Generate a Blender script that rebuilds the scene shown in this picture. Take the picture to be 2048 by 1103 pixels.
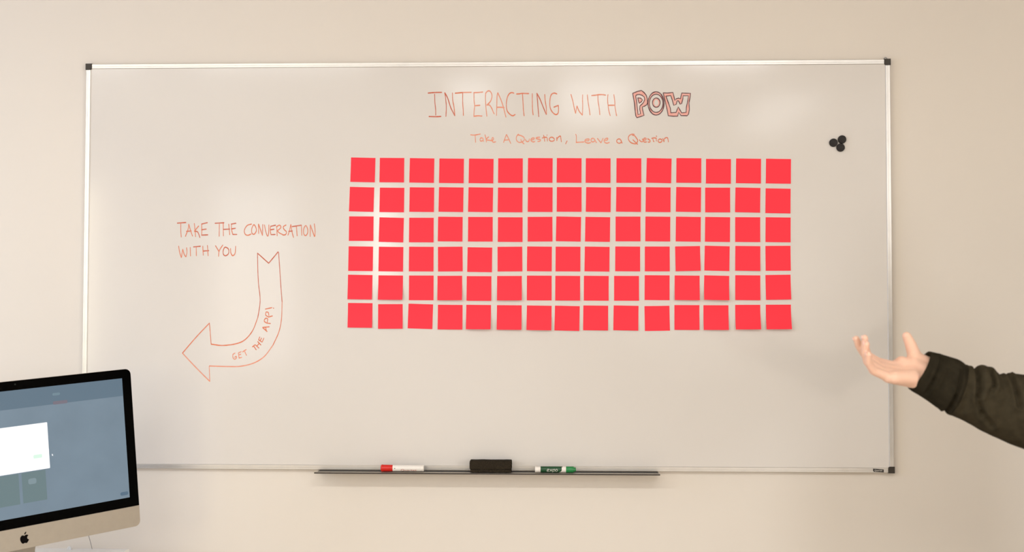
import bpy, bmesh, math, random
from mathutils import Vector, Matrix, Euler
from mathutils.geometry import tessellate_polygon
random.seed(7)
PI = math.pi
S = bpy.context.scene
COL = S.collection
for o in list(bpy.data.objects):
    bpy.data.objects.remove(o)

# ------------------------------------------------------------------ camera
F_PX = 2400.0
CAM_LOC = Vector((0.20970743, -3.62295815, 1.45582756))
CAM_ROT = Euler((1.60587492, -0.00119139, 0.03398343), 'XYZ')
cd = bpy.data.cameras.new('camera')
cam = bpy.data.objects.new('camera', cd)
COL.objects.link(cam)
cam.location = CAM_LOC
cam.rotation_euler = CAM_ROT
cd.sensor_width = 36.0
cd.lens = F_PX * 36.0 / 2048.0
cd.clip_start = 0.05
cd.dof.use_dof = True
cd.dof.focus_distance = 3.60
cd.dof.aperture_fstop = 3.2
S.camera = cam
CM = CAM_ROT.to_matrix()

# ------------------------------------------------------------------ world, light, exposure
world = bpy.data.worlds.new('world')
S.world = world
world.use_nodes = True
wn = world.node_tree.nodes
wl = world.node_tree.links
bg = wn['Background']
sky = wn.new('ShaderNodeTexSky')
sky.sky_type = 'NISHITA'
sky.sun_disc = False
sky.sun_elevation = math.radians(35)
sky.sun_rotation = math.radians(200)
wl.new(sky.outputs[0], bg.inputs[0])
bg.inputs[1].default_value = 0.12
S.view_settings.view_transform = 'Standard'
S.view_settings.look = 'None'
S.view_settings.gamma = 1.0
S.view_settings.use_curve_mapping = False
S.view_settings.exposure = 0.0


def area(name, loc, target, sx, sy, power, color, spread=180):
    l = bpy.data.lights.new(name, 'AREA')
    l.shape = 'RECTANGLE'
    l.size, l.size_y = sx, sy
    l.energy = power
    l.color = color
    l.spread = math.radians(spread)
    o = bpy.data.objects.new(name, l)
    COL.objects.link(o)
    o.location = loc
    d = Vector(target) - Vector(loc)
    o.rotation_euler = d.to_track_quat('-Z', 'Y').to_euler()
    return o


# room extents
RX0, RX1, RY0, RH = -3.3, 4.2, -7.0, 3.0
LAMPS = [(-2.60, 1.00), (-1.30, 1.00), (0.0, 0.34), (0.46, 0.38), (1.15, 0.5)]   # ceiling fixtures: x centre, length; the last is added fill
LAMP_Y = -2.93
LEFT_WINS = [(-1.95, 1.7, 1.75, 1.7), (-4.6, 1.5, 1.75, 1.7)]           # y centre, width, z centre, height
RIGHT_FILL_WINS = [(-5.5, 1.8, 1.75, 1.7)]  # added window, there only to fill the right side with light
BACK_WINS = [(-2.45, 0.8, 1.85, 1.7), (-1.30, 0.26, 2.15, 0.95)]  # x centre, width, z centre, height
PANELS = [(-0.33, -4.40, 0.28, 1.0), (0.50, -4.75, 0.48, 1.7), (1.85, -5.3, 0.42, 1.7)]   # ceiling panels: x, y, width, depth
# light of each window, panel and ceiling lamp: linear RGB watts
LW = [(21.96, 28.37, 41.18), (36.6, 32.02, 21.96)]
RIGHT_FILL = [(107.97, 110.72, 114.38)]
BWL = [(5.49, 5.49, 5.95), (5.49, 5.49, 5.49)]
PNL = [(5.1, 5.1, 5.1), (13.7, 13.7, 13.7), (7.2, 7.2, 7.2)]
LMP = [(18, 18.6, 18), (18, 18.6, 18.2), (20, 20, 20.2), (20, 20, 20.2), (36, 36.2, 37)]     # per metre of lamp


def area_rgb(name, loc, target, sx, sy, rgb):
    e = max(max(rgb), 1e-6)
    return area(name, loc, target, sx, sy, e, tuple(v / e for v in rgb))


for (yc, w, zc, h), p in zip(LEFT_WINS, LW):
    area_rgb('window_and_fill_light', (RX0 + 0.04, yc, zc), (RX0 + 1, yc, zc), h - 0.1, w - 0.1, p)
for (yc, w, zc, h), p in zip(RIGHT_FILL_WINS, RIGHT_FILL):
    area_rgb('window_and_fill_light', (RX1 - 0.04, yc, zc), (RX1 - 1, yc, zc), h - 0.1, w - 0.1, p)  # fill from the added right-hand window
for (xc, w, zc, h), p in zip(BACK_WINS, BWL):
    area_rgb('window_and_fill_light', (xc, RY0 + 0.04, zc), (xc, RY0 + 1, zc), w - 0.1, h - 0.1, p)
for (xc, yc, w, dp), p in zip(PANELS, PNL):
    area_rgb('ceiling_panel_light', (xc, yc, RH - 0.045), (xc, yc, 0), w, dp, p)
for (xc, L), p in zip(LAMPS, LMP):
    area_rgb('ceiling_lamp_light', (xc, LAMP_Y, RH - 0.075), (xc, LAMP_Y, 0), L, 0.14, tuple(v * L for v in p))


# ------------------------------------------------------------------ helpers
def ray(px, py):
    return CM @ Vector(((px - 1024) / F_PX, -(py - 551.5) / F_PX, -1.0))


def at(px, py, y):
    """point of the plane Y = y seen at a photograph pixel"""
    d = ray(px, py)
    return CAM_LOC + d * ((y - CAM_LOC.y) / d.y)


def new_mat(name, color, rough=0.5, metal=0.0, spec=0.5, noise=None, bump=None, emit=None, estr=1.0,
            sheen=0.0, sss=0.0, coat=0.0):
    m = bpy.data.materials.new(name)
    m.use_nodes = True
    n, l = m.node_tree.nodes, m.node_tree.links
    b = n['Principled BSDF']
    b.inputs['Base Color'].default_value = (*color, 1)
    b.inputs['Roughness'].default_value = rough
    b.inputs['Metallic'].default_value = metal
    b.inputs['Specular IOR Level'].default_value = spec
    b.inputs['Sheen Weight'].default_value = sheen
    b.inputs['Coat Weight'].default_value = coat
    if sss:
        b.inputs['Subsurface Weight'].default_value = sss
        b.inputs['Subsurface Radius'].default_value = (0.02, 0.006, 0.003)
        b.inputs['Subsurface Scale'].default_value = 0.5
    if emit:
        b.inputs['Emission Color'].default_value = (*emit, 1)
        b.inputs['Emission Strength'].default_value = estr
    tc = n.new('ShaderNodeTexCoord')
    if noise:
        sc, amt = noise
        t = n.new('ShaderNodeTexNoise')
        t.inputs['Scale'].default_value = sc
        t.inputs['Detail'].default_value = 5
        l.new(tc.outputs['Object'], t.inputs['Vector'])
        mr = n.new('ShaderNodeMapRange')
        mr.inputs['From Min'].default_value = 0.3
        mr.inputs['From Max'].default_value = 0.7
        mr.inputs['To Min'].default_value = 1 - amt
        mr.inputs['To Max'].default_value = 1 + amt
        l.new(t.outputs['Fac'], mr.inputs['Value'])
        mx = n.new('ShaderNodeVectorMath')
        mx.operation = 'SCALE'
        mx.inputs[0].default_value = color
        l.new(mr.outputs[0], mx.inputs['Scale'])
        l.new(mx.outputs[0], b.inputs['Base Color'])
    if bump:
        sc, st, dist = bump
        t2 = n.new('ShaderNodeTexNoise')
        t2.inputs['Scale'].default_value = sc
        t2.inputs['Detail'].default_value = 6
        l.new(tc.outputs['Object'], t2.inputs['Vector'])
        bp = n.new('ShaderNodeBump')
        bp.inputs['Strength'].default_value = st
        bp.inputs['Distance'].default_value = dist
        l.new(t2.outputs['Fac'], bp.inputs['Height'])
        l.new(bp.outputs[0], b.inputs['Normal'])
    return m


def link(name, bm, m, parent=None, smooth=False, autosmooth=None):
    me = bpy.data.meshes.new(name)
    bm.normal_update()
    bm.to_mesh(me)
    bm.free()
    if m:
        me.materials.append(m)
    if smooth:
        for p in me.polygons:
            p.use_smooth = True
    if autosmooth:
        me.polygons.foreach_set('use_smooth', [True] * len(me.polygons))
        me.set_sharp_from_angle(angle=math.radians(autosmooth))
    o = bpy.data.objects.new(name, me)
    COL.objects.link(o)
    if parent:
        o.parent = parent
    return o


def tag(o, label=None, cat=None, group=None, kind=None):
    if label:
        o['label'] = label
    if cat:
        o['category'] = cat
    if group:
        o['group'] = group
    if kind:
        o['kind'] = kind
    return o


def empty(name, loc=(0, 0, 0), rot=None):
    o = bpy.data.objects.new(name, None)
    COL.objects.link(o)
    o.empty_display_size = 0.05
    o.location = loc
    if rot is not None:
        o.rotation_euler = rot
    return o


def box(bm, lo, hi, bev=0.0, seg=2):
    r = bmesh.ops.create_cube(bm, size=1.0)
    vs = r['verts']
    lo, hi = Vector(lo), Vector(hi)
    c, s = (lo + hi) / 2, hi - lo
    for v in vs:
        v.co = Vector((v.co.x * s.x, v.co.y * s.y, v.co.z * s.z)) + c
    if bev:
        es = list({e for v in vs for e in v.link_edges})
        bmesh.ops.bevel(bm, geom=es, offset=bev, segments=seg, affect='EDGES', profile=0.5)


def bxm(lo, hi, bev=0.0, seg=2):
    bm = bmesh.new()
    box(bm, lo, hi, bev, seg)
    return bm


def prism_y(bm, pts, y0, y1):
    """extrude a closed XZ outline from y0 to y1"""
    a = [bm.verts.new((x, y0, z)) for x, z in pts]
    b = [bm.verts.new((x, y1, z)) for x, z in pts]
    n = len(pts)
    bm.faces.new(a)
    bm.faces.new(list(reversed(b)))
    for i in range(n):
        j = (i + 1) % n
        bm.faces.new((a[i], b[i], b[j], a[j]))
    bmesh.ops.recalc_face_normals(bm, faces=bm.faces)


def lathe_x(bm, prof, seg=28, c=(0, 0, 0)):
    """revolve (x, r) profile about the X axis"""
    rings = []
    for x, r in prof:
        if r < 1e-6:
            rings.append([bm.verts.new((c[0] + x, c[1], c[2]))])
        else:
            rings.append([bm.verts.new((c[0] + x, c[1] + r * math.cos(2 * PI * k / seg), c[2] + r * math.sin(2 * PI * k / seg)))
                          for k in range(seg)])
    for A, B in zip(rings, rings[1:]):
        for k in range(seg):
            j = (k + 1) % seg
            if len(A) == 1 and len(B) == 1:
                continue
            if len(A) == 1:
                bm.faces.new((A[0], B[k], B[j]))
            elif len(B) == 1:
                bm.faces.new((A[k], B[0], A[j]))
            else:
                bm.faces.new((A[k], B[k], B[j], A[j]))
    bmesh.ops.recalc_face_normals(bm, faces=bm.faces)


def catmull(pts, n=6):
    if len(pts) < 3:
        return [Vector(p) for p in pts]
    P = [Vector(p) for p in pts]
    closed = (P[0] - P[-1]).length < 1e-6
    out = []
    for i in range(len(P) - 1):
        p1, p2 = P[i], P[i + 1]
        p0 = P[i - 1] if i > 0 else (P[-2] if closed else p1 + (p1 - p2))
        p3 = P[i + 2] if i + 2 < len(P) else (P[1] if closed else p2 + (p2 - p1))
        for k in range(n):
            t = k / n
            out.append(0.5 * ((2 * p1) + (p2 - p0) * t + (2 * p0 - 5 * p1 + 4 * p2 - p3) * t * t + (3 * p1 - p0 - 3 * p2 + p3) * t ** 3))
    out.append(P[-1])
    return out


N_STROKE = 0


def ribbon(bm, pts, w, y, smooth=True, fx=0.75, fz=0.55):
    """flat marker stroke on the board: pts are XZ world points, w the nominal width"""
    P = catmull(pts, 6) if smooth and len(pts) > 2 else [Vector(p) for p in pts]
    global N_STROKE
    N_STROKE += 1
    y -= (N_STROKE % 23) * 4e-6          # later strokes lie on earlier ones
    Q = [P[0]]
    for p in P[1:]:
        if (p - Q[-1]).length > 0.0008:
            Q.append(p)
    P = Q
    if len(P) < 2:
        P = [P[0], P[0] + Vector((0.0008, 0.0004))]
    L, Rr = [], []
    for i, p in enumerate(P):
        d = (P[min(i + 1, len(P) - 1)] - P[max(i - 1, 0)])
        d.normalize()
        ww = w * (fx + fz * abs(d.x)) * 0.5 * random.uniform(0.93, 1.07)
        nrm = Vector((-d.y, d.x)) * ww
        yy = y - i * 1.5e-6
        L.append(bm.verts.new((p.x + nrm.x, yy, p.y + nrm.y)))
        Rr.append(bm.verts.new((p.x - nrm.x, yy, p.y - nrm.y)))
    for i in range(len(P) - 1):
        bm.faces.new((L[i], Rr[i], Rr[i + 1], L[i + 1]))
    for (a, b, p, sgn) in ((L[0], Rr[0], P[0], -1), (Rr[-1], L[-1], P[-1], 1)):
        d = (P[1] - P[0]) if sgn < 0 else (P[-1] - P[-2])
        d.normalize()
        r = (a.co - b.co).length / 2
        c = bm.verts.new((p.x + sgn * d.x * r * 0.9, a.co.y, p.y + sgn * d.y * r * 0.9))
        bm.faces.new((a, c, b))


def fix_front(bm):
    """all faces of a flat drawing look towards the room (-Y)"""
    bm.normal_update()
    bmesh.ops.reverse_faces(bm, faces=[f for f in bm.faces if f.normal.y > 0])


# ------------------------------------------------------------------ materials
M_wall = new_mat('painted_wall', (0.70, 0.635, 0.553), 0.65, spec=0.3, noise=(1.3, 0.012), bump=(180, 0.10, 0.0008))
M_ceil = new_mat('ceiling_paint', (0.80, 0.77, 0.72), 0.8, noise=(2, 0.02))
M_trim = new_mat('white_trim', (0.80, 0.78, 0.74), 0.4, noise=(4, 0.02))
M_board = new_mat('whiteboard_enamel', (0.66, 0.615, 0.562), 0.105, spec=0.5, noise=(1.1, 0.010), bump=(1.6, 0.05, 0.004))
M_alu = new_mat('anodised_aluminium', (0.66, 0.64, 0.61), 0.36, metal=0.85, spec=0.6, noise=(30, 0.03))
M_tray = new_mat('tray_aluminium', (0.44, 0.39, 0.32), 0.42, metal=0.6, noise=(40, 0.04))
M_lip = new_mat('shade_toned_lip', (0.035, 0.025, 0.018), 0.5, metal=0.1, noise=(40, 0.1))  # aluminium face; the dark floor's reflection is put into its colour
M_rear_shade = new_mat('painted_rear_shade', (0.008, 0.006, 0.005), 0.7, noise=(40, 0.1))  # near-black that paints the shade at the back of the tray
M_cap = new_mat('dark_plastic_corner', (0.040, 0.032, 0.024), 0.5, spec=0.35, noise=(60, 0.15), bump=(300, 0.2, 0.0005))
M_plate = new_mat('black_name_plate', (0.018, 0.014, 0.011), 0.4, noise=(60, 0.1))
M_platetxt = new_mat('plate_print', (0.55, 0.52, 0.47), 0.5, noise=(60, 0.05))
M_note = new_mat('coral_red_paper', (1.0, 0.034, 0.056), 0.6, spec=0.25, noise=(9, 0.012), bump=(90, 0.05, 0.0006))
M_black = new_mat('black_magnet', (0.012, 0.009, 0.007), 0.5, spec=0.3, noise=(80, 0.1))
M_redcap = new_mat('red_plastic', (0.58, 0.012, 0.005), 0.35, noise=(30, 0.03))
M_whitepl = new_mat('white_plastic', (0.76, 0.71, 0.64), 0.35, noise=(30, 0.02))
M_redprint = new_mat('red_print', (0.38, 0.06, 0.03), 0.5, noise=(30, 0.05))
M_green = new_mat('green_plastic', (0.012, 0.20, 0.05), 0.28, noise=(30, 0.05))
M_greenlab = new_mat('dark_green_label', (0.004, 0.055, 0.016), 0.35, noise=(30, 0.05))
M_felt = new_mat('charcoal_felt', (0.030, 0.023, 0.015), 0.95, spec=0.04, noise=(420, 0.5), bump=(260, 0.9, 0.004))
M_imalu = new_mat('satin_aluminium', (0.42, 0.365, 0.29), 0.45, metal=0.3, noise=(60, 0.02))
M_glass = new_mat('black_bezel_glass', (0.0008, 0.0008, 0.0008), 0.12, spec=0.04, noise=(5, 0.1))
M_logo = new_mat('black_gloss_logo', (0.003, 0.002, 0.002), 0.4, spec=0.05, noise=(5, 0.1))
M_desk = new_mat('white_desktop', (0.72, 0.69, 0.64), 0.4, noise=(5, 0.02))
M_steel = new_mat('grey_steel', (0.35, 0.35, 0.35), 0.4, metal=0.8, noise=(20, 0.03))
M_boxw = new_mat('white_card', (0.86, 0.84, 0.80), 0.5, noise=(20, 0.01))
M_clear = new_mat('milky_clear_plastic', (0.74, 0.73, 0.70), 0.15, noise=(20, 0.02))
M_cable = new_mat('grey_cable', (0.20, 0.18, 0.17), 0.5, noise=(20, 0.05))
M_skin = new_mat('skin', (0.79, 0.50, 0.365), 0.5, spec=0.3, noise=(22, 0.05), bump=(240, 0.12, 0.0012), sss=0.12)
M_nail = new_mat('nail', (0.86, 0.56, 0.46), 0.25, noise=(20, 0.03))
M_fleece = new_mat('dark_olive_fleece', (0.040, 0.032, 0.019), 0.95, spec=0.02, noise=(55, 0.18), bump=(420, 0.5, 0.0015))
M_cuff = new_mat('ribbed_cuff_knit', (0.022, 0.018, 0.011), 0.95, spec=0.02, noise=(60, 0.18), bump=(380, 0.5, 0.0015))
M_jeans = new_mat('light_khaki_cotton', (0.42, 0.37, 0.29), 0.9, spec=0.1, noise=(60, 0.05))
M_shoe = new_mat('dark_leather', (0.03, 0.025, 0.02), 0.5, noise=(30, 0.1))
M_hair = new_mat('brown_hair', (0.07, 0.04, 0.022), 0.6, noise=(60, 0.3), bump=(120, 0.6, 0.004))
M_eye = new_mat('eye', (0.6, 0.58, 0.55), 0.15, noise=(5, 0.02))


def ink_mat(name, color, cov):
    """dry-erase ink: its coverage is uneven, so the enamel colour comes through"""
    m = new_mat(name, color, 0.4, spec=0.4)
    n, l = m.node_tree.nodes, m.node_tree.links
    b = n['Principled BSDF']
    tc = n.new('ShaderNodeTexCoord')
    t = n.new('ShaderNodeTexNoise')
    t.inputs['Scale'].default_value = 70
    t.inputs['Detail'].default_value = 4
    l.new(tc.outputs['Object'], t.inputs['Vector'])
    mr = n.new('ShaderNodeMapRange')
    mr.inputs['From Min'].default_value = 0.35
    mr.inputs['From Max'].default_value = 0.65
    mr.inputs['To Min'].default_value = max(0.0, cov - 0.10)
    mr.inputs['To Max'].default_value = min(1.0, cov + 0.10)
    l.new(t.outputs['Fac'], mr.inputs['Value'])
    mx = n.new('ShaderNodeMix')
    mx.data_type = 'RGBA'
    mx.inputs['A'].default_value = (0.66, 0.615, 0.562, 1)
    mx.inputs['B'].default_value = (*color, 1)
    l.new(mr.outputs[0], mx.inputs['Factor'])
    l.new(mx.outputs['Result'], b.inputs['Base Color'])
    return m


INK = [ink_mat('ink_orange_pale', (0.75, 0.225, 0.11), 0.84),
       ink_mat('ink_orange', (0.66, 0.15, 0.055), 0.92),
       ink_mat('ink_orange_strong', (0.52, 0.085, 0.030), 0.95)]
INK_MAROON = ink_mat('ink_maroon', (0.075, 0.004, 0.010), 0.97)
INK_FILL = ink_mat('ink_pink_fill', (0.80, 0.26, 0.19), 0.68)
INK_WHITE = ink_mat('ink_pale_pink', (0.82, 0.66, 0.62), 0.5)

# ------------------------------------------------------------------ the room
def struct(name, bm, m, parent=None):
    o = link(name, bm, m, parent)
    if parent is None:
        o['kind'] = 'structure'
    return o


def wall_with_holes(axis, const, thick, a0, a1, h, holes):
    """wall slab perpendicular to axis; holes: (centre, width, zc, height)"""
    bm = bmesh.new()
    xs = sorted({a0, a1, *[c - w / 2 for c, w, zc, hh in holes], *[c + w / 2 for c, w, zc, hh in holes]})
    for i in range(len(xs) - 1):
        mid = (xs[i] + xs[i + 1]) / 2
        hit = [q for q in holes if abs(mid - q[0]) < q[1] / 2]
        spans = [(0, h)] if not hit else [(0, hit[0][2] - hit[0][3] / 2), (hit[0][2] + hit[0][3] / 2, h)]
        for z0, z1 in spans:
            if axis == 'x':
                box(bm, (min(const, const + thick), xs[i], z0), (max(const, const + thick), xs[i + 1], z1))
            else:
                box(bm, (xs[i], min(const, const + thick), z0), (xs[i + 1], max(const, const + thick), z1))
    return bm


struct('wall_front', bxm((RX0, 0, 0), (RX1, 0.14, RH)), M_wall)
struct('wall_right', wall_with_holes('x', RX1, 0.14, RY0, 0.14, RH, RIGHT_FILL_WINS), M_wall)
struct('wall_left', wall_with_holes('x', RX0, -0.14, RY0, 0.14, RH, LEFT_WINS), M_wall)
struct('wall_back', wall_with_holes('y', RY0, -0.14, RX0 - 0.14, RX1 + 0.14, RH, BACK_WINS), M_wall)
struct('ceiling', bxm((RX0 - 0.14, RY0 - 0.14, RH), (RX1 + 0.14, 0.14, RH + 0.12)), M_ceil)
M_floor = new_mat('grey_brown_carpet', (0.58, 0.51, 0.43), 0.95, noise=(40, 0.15), bump=(300, 0.5, 0.003))
struct('floor', bxm((RX0 - 0.14, RY0 - 0.14, -0.1), (RX1 + 0.14, 0.14, 0)), M_floor)
struct('baseboard_front', bxm((RX0, -0.014, 0), (RX1, 0, 0.10), 0.003), M_trim)
struct('baseboard_right', bxm((RX1 - 0.014, RY0, 0), (RX1, -0.014, 0.10), 0.003), M_trim)
struct('baseboard_left', bxm((RX0, RY0, 0), (RX0 + 0.014, -0.014, 0.10), 0.003), M_trim)

M_pane = bpy.data.materials.new('window_glass')
M_pane.use_nodes = True
_n, _l = M_pane.node_tree.nodes, M_pane.node_tree.links
_tr, _gl, _mx = _n.new('ShaderNodeBsdfTransparent'), _n.new('ShaderNodeBsdfGlossy'), _n.new('ShaderNodeMixShader')
_gl.inputs['Roughness'].default_value = 0.03
_mx.inputs['Fac'].default_value = 0.07
_l.new(_tr.outputs[0], _mx.inputs[1])
_l.new(_gl.outputs[0], _mx.inputs[2])
_l.new(_mx.outputs[0], _n['Material Output'].inputs['Surface'])

wi = 1
for axis, wins, wx in (('x', LEFT_WINS, RX0), ('x', RIGHT_FILL_WINS, RX1 + 0.15), ('y', BACK_WINS, 0)):
    for c, w, zc, h in wins:
        fr = bmesh.new()
        t = 0.04
        z0, z1, a0, a1 = zc - h / 2, zc + h / 2, c - w / 2, c + w / 2
        bars = [(a0, a0 + t, z0, z1), (a1 - t, a1, z0, z1), (a0, a1, z0, z0 + t), (a0, a1, z1 - t, z1)]
        if w > 0.6:
            bars.append((c - t / 2, c + t / 2, z0, z1))
        for b0, b1, q0, q1 in bars:
            if axis == 'x':
                box(fr, (wx - 0.10, b0, q0), (wx - 0.05, b1, q1))
            else:
                box(fr, (b0, RY0 - 0.10, q0), (b1, RY0 - 0.05, q1))
        f = struct('window_%d' % wi, fr, M_trim)  # the one in the right wall is added for its fill light
        if axis == 'x':
            g = bxm((wx - 0.078, a0 + t, z0 + t), (wx - 0.072, a1 - t, z1 - t))
        else:
            g = bxm((a0 + t, RY0 - 0.078, z0 + t), (a1 - t, RY0 - 0.072, z1 - t))
        link('pane', g, M_pane, f)
        wi += 1

M_diff = new_mat('lamp_diffuser', (0.9, 0.88, 0.84), 0.4, emit=(1.0, 0.9, 0.78), estr=3.0)
for i, (xc, L) in enumerate(LAMPS):  # the last lamp is added to brighten the right of the wall
    r = empty('ceiling_lamp', (xc, LAMP_Y, RH))
    tag(r, 'white linear ceiling lamp, %s in the row across the ceiling' % ('leftmost', 'second from left', 'third from left', 'fourth from left', 'rightmost')[i],
        'lamp', 'linear lamps in a row on the ceiling')
    link('housing', bxm((-L / 2 - 0.02, -0.09, -0.05), (L / 2 + 0.02, 0.09, 0.0), 0.006), M_trim, r)
    link('diffuser', bxm((-L / 2, -0.07, -0.062), (L / 2, 0.07, -0.0505), 0.003), M_diff, r)

for i, (xc, yc, w, dp) in enumerate(PANELS):
    r = empty('ceiling_panel', (xc, yc, RH))
    tag(r, 'small light panel in the ceiling, %s of the three' % ('left', 'middle', 'right')[i], 'lamp', 'light panels in the ceiling')
    link('frame', bxm((-w / 2 - .02, -dp / 2 - .02, -.03), (w / 2 + .02, dp / 2 + .02, 0), .004), M_trim, r)
    link('diffuser', bxm((-w / 2, -dp / 2, -.036), (w / 2, dp / 2, -.0305), .002), M_trim, r)

# ------------------------------------------------------------------ whiteboard
BW, BB, BT = 2.44, 1.0, 2.2318          # width, bottom, top
YF = -0.016                              # front of the frame
YS = -0.0135                             # writing surface
FR = 0.0145                              # rail width
wb = empty('whiteboard', (0, 0, BB))
tag(wb, 'large white dry-erase board in an aluminium frame mounted on the beige wall', 'whiteboard')
off = Vector((0, 0, -BB))


def on_board(bm):
    bmesh.ops.translate(bm, verts=bm.verts, vec=off)
    return bm


link('writing_surface', on_board(bxm((-BW / 2 + 0.008, -0.001, BB + 0.008), (BW / 2 - 0.008, YS, BT - 0.008))), M_board, wb)


def rail(horizontal, a, b, c0, c1):
    """extruded frame profile with a fine groove and a rounded nose"""
    bm = bmesh.new()
    w = c1 - c0
    prof = [(0, -0.0005), (0, -0.0145), (0.0012, YF), (w * .36, YF), (w * .38, YF + .0006), (w * .44, YF + .0006), (w * .46, YF),
            (w - .0012, YF), (w, -0.0150), (w, -0.0005)]
    rings = []
    for t in (a, b):
        rings.append([bm.verts.new((t, y, c0 + u) if horizontal else (c0 + u, y, t)) for u, y in prof])
    n = len(prof)
    for i in range(n):
        j = (i + 1) % n
        bm.faces.new((rings[0][i], rings[0][j], rings[1][j], rings[1][i]))
    bm.faces.new(rings[0])
    bm.faces.new(list(reversed(rings[1])))
    bmesh.ops.recalc_face_normals(bm, faces=bm.faces)
    return on_board(bm)


link('frame_rail', rail(True, -BW / 2 + 0.012, BW / 2 - 0.012, BT - FR, BT), M_alu, wb)
link('frame_rail', rail(True, -BW / 2 + 0.012, BW / 2 - 0.012, BB, BB + FR), M_alu, wb)
link('frame_rail', rail(False, BB + 0.012, BT - 0.012, -BW / 2, -BW / 2 + FR), M_alu, wb)
link('frame_rail', rail(False, BB + 0.012, BT - 0.012, BW / 2 - FR, BW / 2), M_alu, wb)
for sx in (-1, 1):
    for top in (0, 1):
        cs, ch = 0.0195, 0.0045
        pts = [(0, 0), (cs, 0), (cs, FR + .0005), (cs - .0005, FR + .001), (FR + ch, FR + .0012), (FR + .0012, FR + ch), (FR + .0005, cs), (0.001, cs), (0, cs - .001)]
        pts = [(x - .0015, z - .0015) for x, z in pts]
        if not top:
            P = [(x, BB + z) for x, z in pts]
        else:
            P = [(x, BT - z) for x, z in pts]
        P = [(-BW / 2 + x, z) if sx < 0 else (BW / 2 - x, z) for x, z in P]
        bm = bmesh.new()
        prism_y(bm, P, -0.0005, YF - 0.0022)
        bmesh.ops.bevel(bm, geom=[e for e in bm.edges if all(v.co.y < -0.01 for v in e.verts)], offset=0.0012, segments=2, affect='EDGES')
        link('corner_cap', on_board(bm), M_cap, wb)

# steel screw eye just above the top right corner
p = at(1771, 117.5, -0.010)
bm = bmesh.new()
for k in range(14):
    a = PI * k / 13
    q = (p.x + 0.0045 * math.cos(a), -0.010, p.z - .001 + 0.005 * math.sin(a))
    if k:
        v = Vector(q) - Vector(pq)
        mt = Matrix.Translation((Vector(q) + Vector(pq)) / 2) @ v.to_track_quat('Z', 'Y').to_matrix().to_4x4()
        bmesh.ops.create_cone(bm, segments=8, radius1=.0011, radius2=.0011, depth=v.length * 1.25, cap_ends=True, matrix=mt)
    pq = q
link('hanging_hook', on_board(bm), M_steel, wb)

# name plate at the lower right of the frame
a, b = at(1746.3, 936.4, YF - .001), at(1767.5, 943.8, YF - .001)
bm = bmesh.new()
prism_y(bm, [(a.x, a.z), (b.x, at(1767, 938.0, YF).z), (b.x + .0003, b.z - .0004), (a.x + .002, at(1750, 942.6, YF).z), (a.x + .0001, a.z - .007)], YF, YF - .0009)
npl = link('name_plate', on_board(bm), M_plate, wb)


def text_mesh(body, size, shear=0.0, bold=0.0):
    cu = bpy.data.curves.new('t', 'FONT')
    cu.body = body
    cu.size = size
    cu.shear = shear
    cu.offset = bold
    cu.resolution_u = 3
    ob = bpy.data.objects.new('t', cu)
    COL.objects.link(ob)
    dg = bpy.context.evaluated_depsgraph_get()
    me = bpy.data.meshes.new_from_object(ob.evaluated_get(dg))
    bpy.data.objects.remove(ob)
    bpy.data.curves.remove(cu)
    bm = bmesh.new()
    bm.from_mesh(me)
    bpy.data.meshes.remove(me)
    xs = [v.co.x for v in bm.verts]
    ys = [v.co.y for v in bm.verts]
    c = Vector(((min(xs) + max(xs)) / 2, (min(ys) + max(ys)) / 2, 0))
    for v in bm.verts:
        v.co -= c
    return bm, max(xs) - min(xs)


bm, wd = text_mesh('Quartet', 0.0068, bold=0.0001)
c = (a + b) / 2
for v in bm.verts:
    k = 0.0235 / wd
    v.co = Vector((c.x + v.co.x * k, YF - .00105, c.z + v.co.y * 0.95))
fix_front(bm)
link('lettering', on_board(bm), M_platetxt, npl)

# marker tray
tx0, tx1 = -0.4965, 0.5235
TZ = BB - 0.0010                        # top of the tray floor
TD = 0.053                              # depth
tray = link('marker_tray', on_board(bxm((tx0, YF - TD, TZ - 0.0025), (tx1, YF + 0.006, TZ))), M_tray, wb)
link('rear_shade_strip', on_board(bxm((tx0 + .006, YF - 0.034, TZ), (tx1 - .002, YF - 0.001, TZ + .0004))), M_rear_shade, tray)  # dark strip standing in for the deep shade under the frame
link('front_lip', on_board(bxm((tx0 - .001, YF - TD - .002, TZ - 0.0038), (tx1 + .001, YF - TD, TZ - .0001), .0004)), M_lip, tray)

# ------------------------------------------------------------------ writing on the board
YI = YS - 0.0003


def strokes(bm, lst, ox, oy, sc, w, y=YI, **k):
    for s in lst:
        pts = [at(ox + px / sc, oy + py / sc, YS) for px, py in s]
        ribbon(bm, [(p.x, p.z) for p in pts], w, y, **k)


PXM = 0.0015


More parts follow.
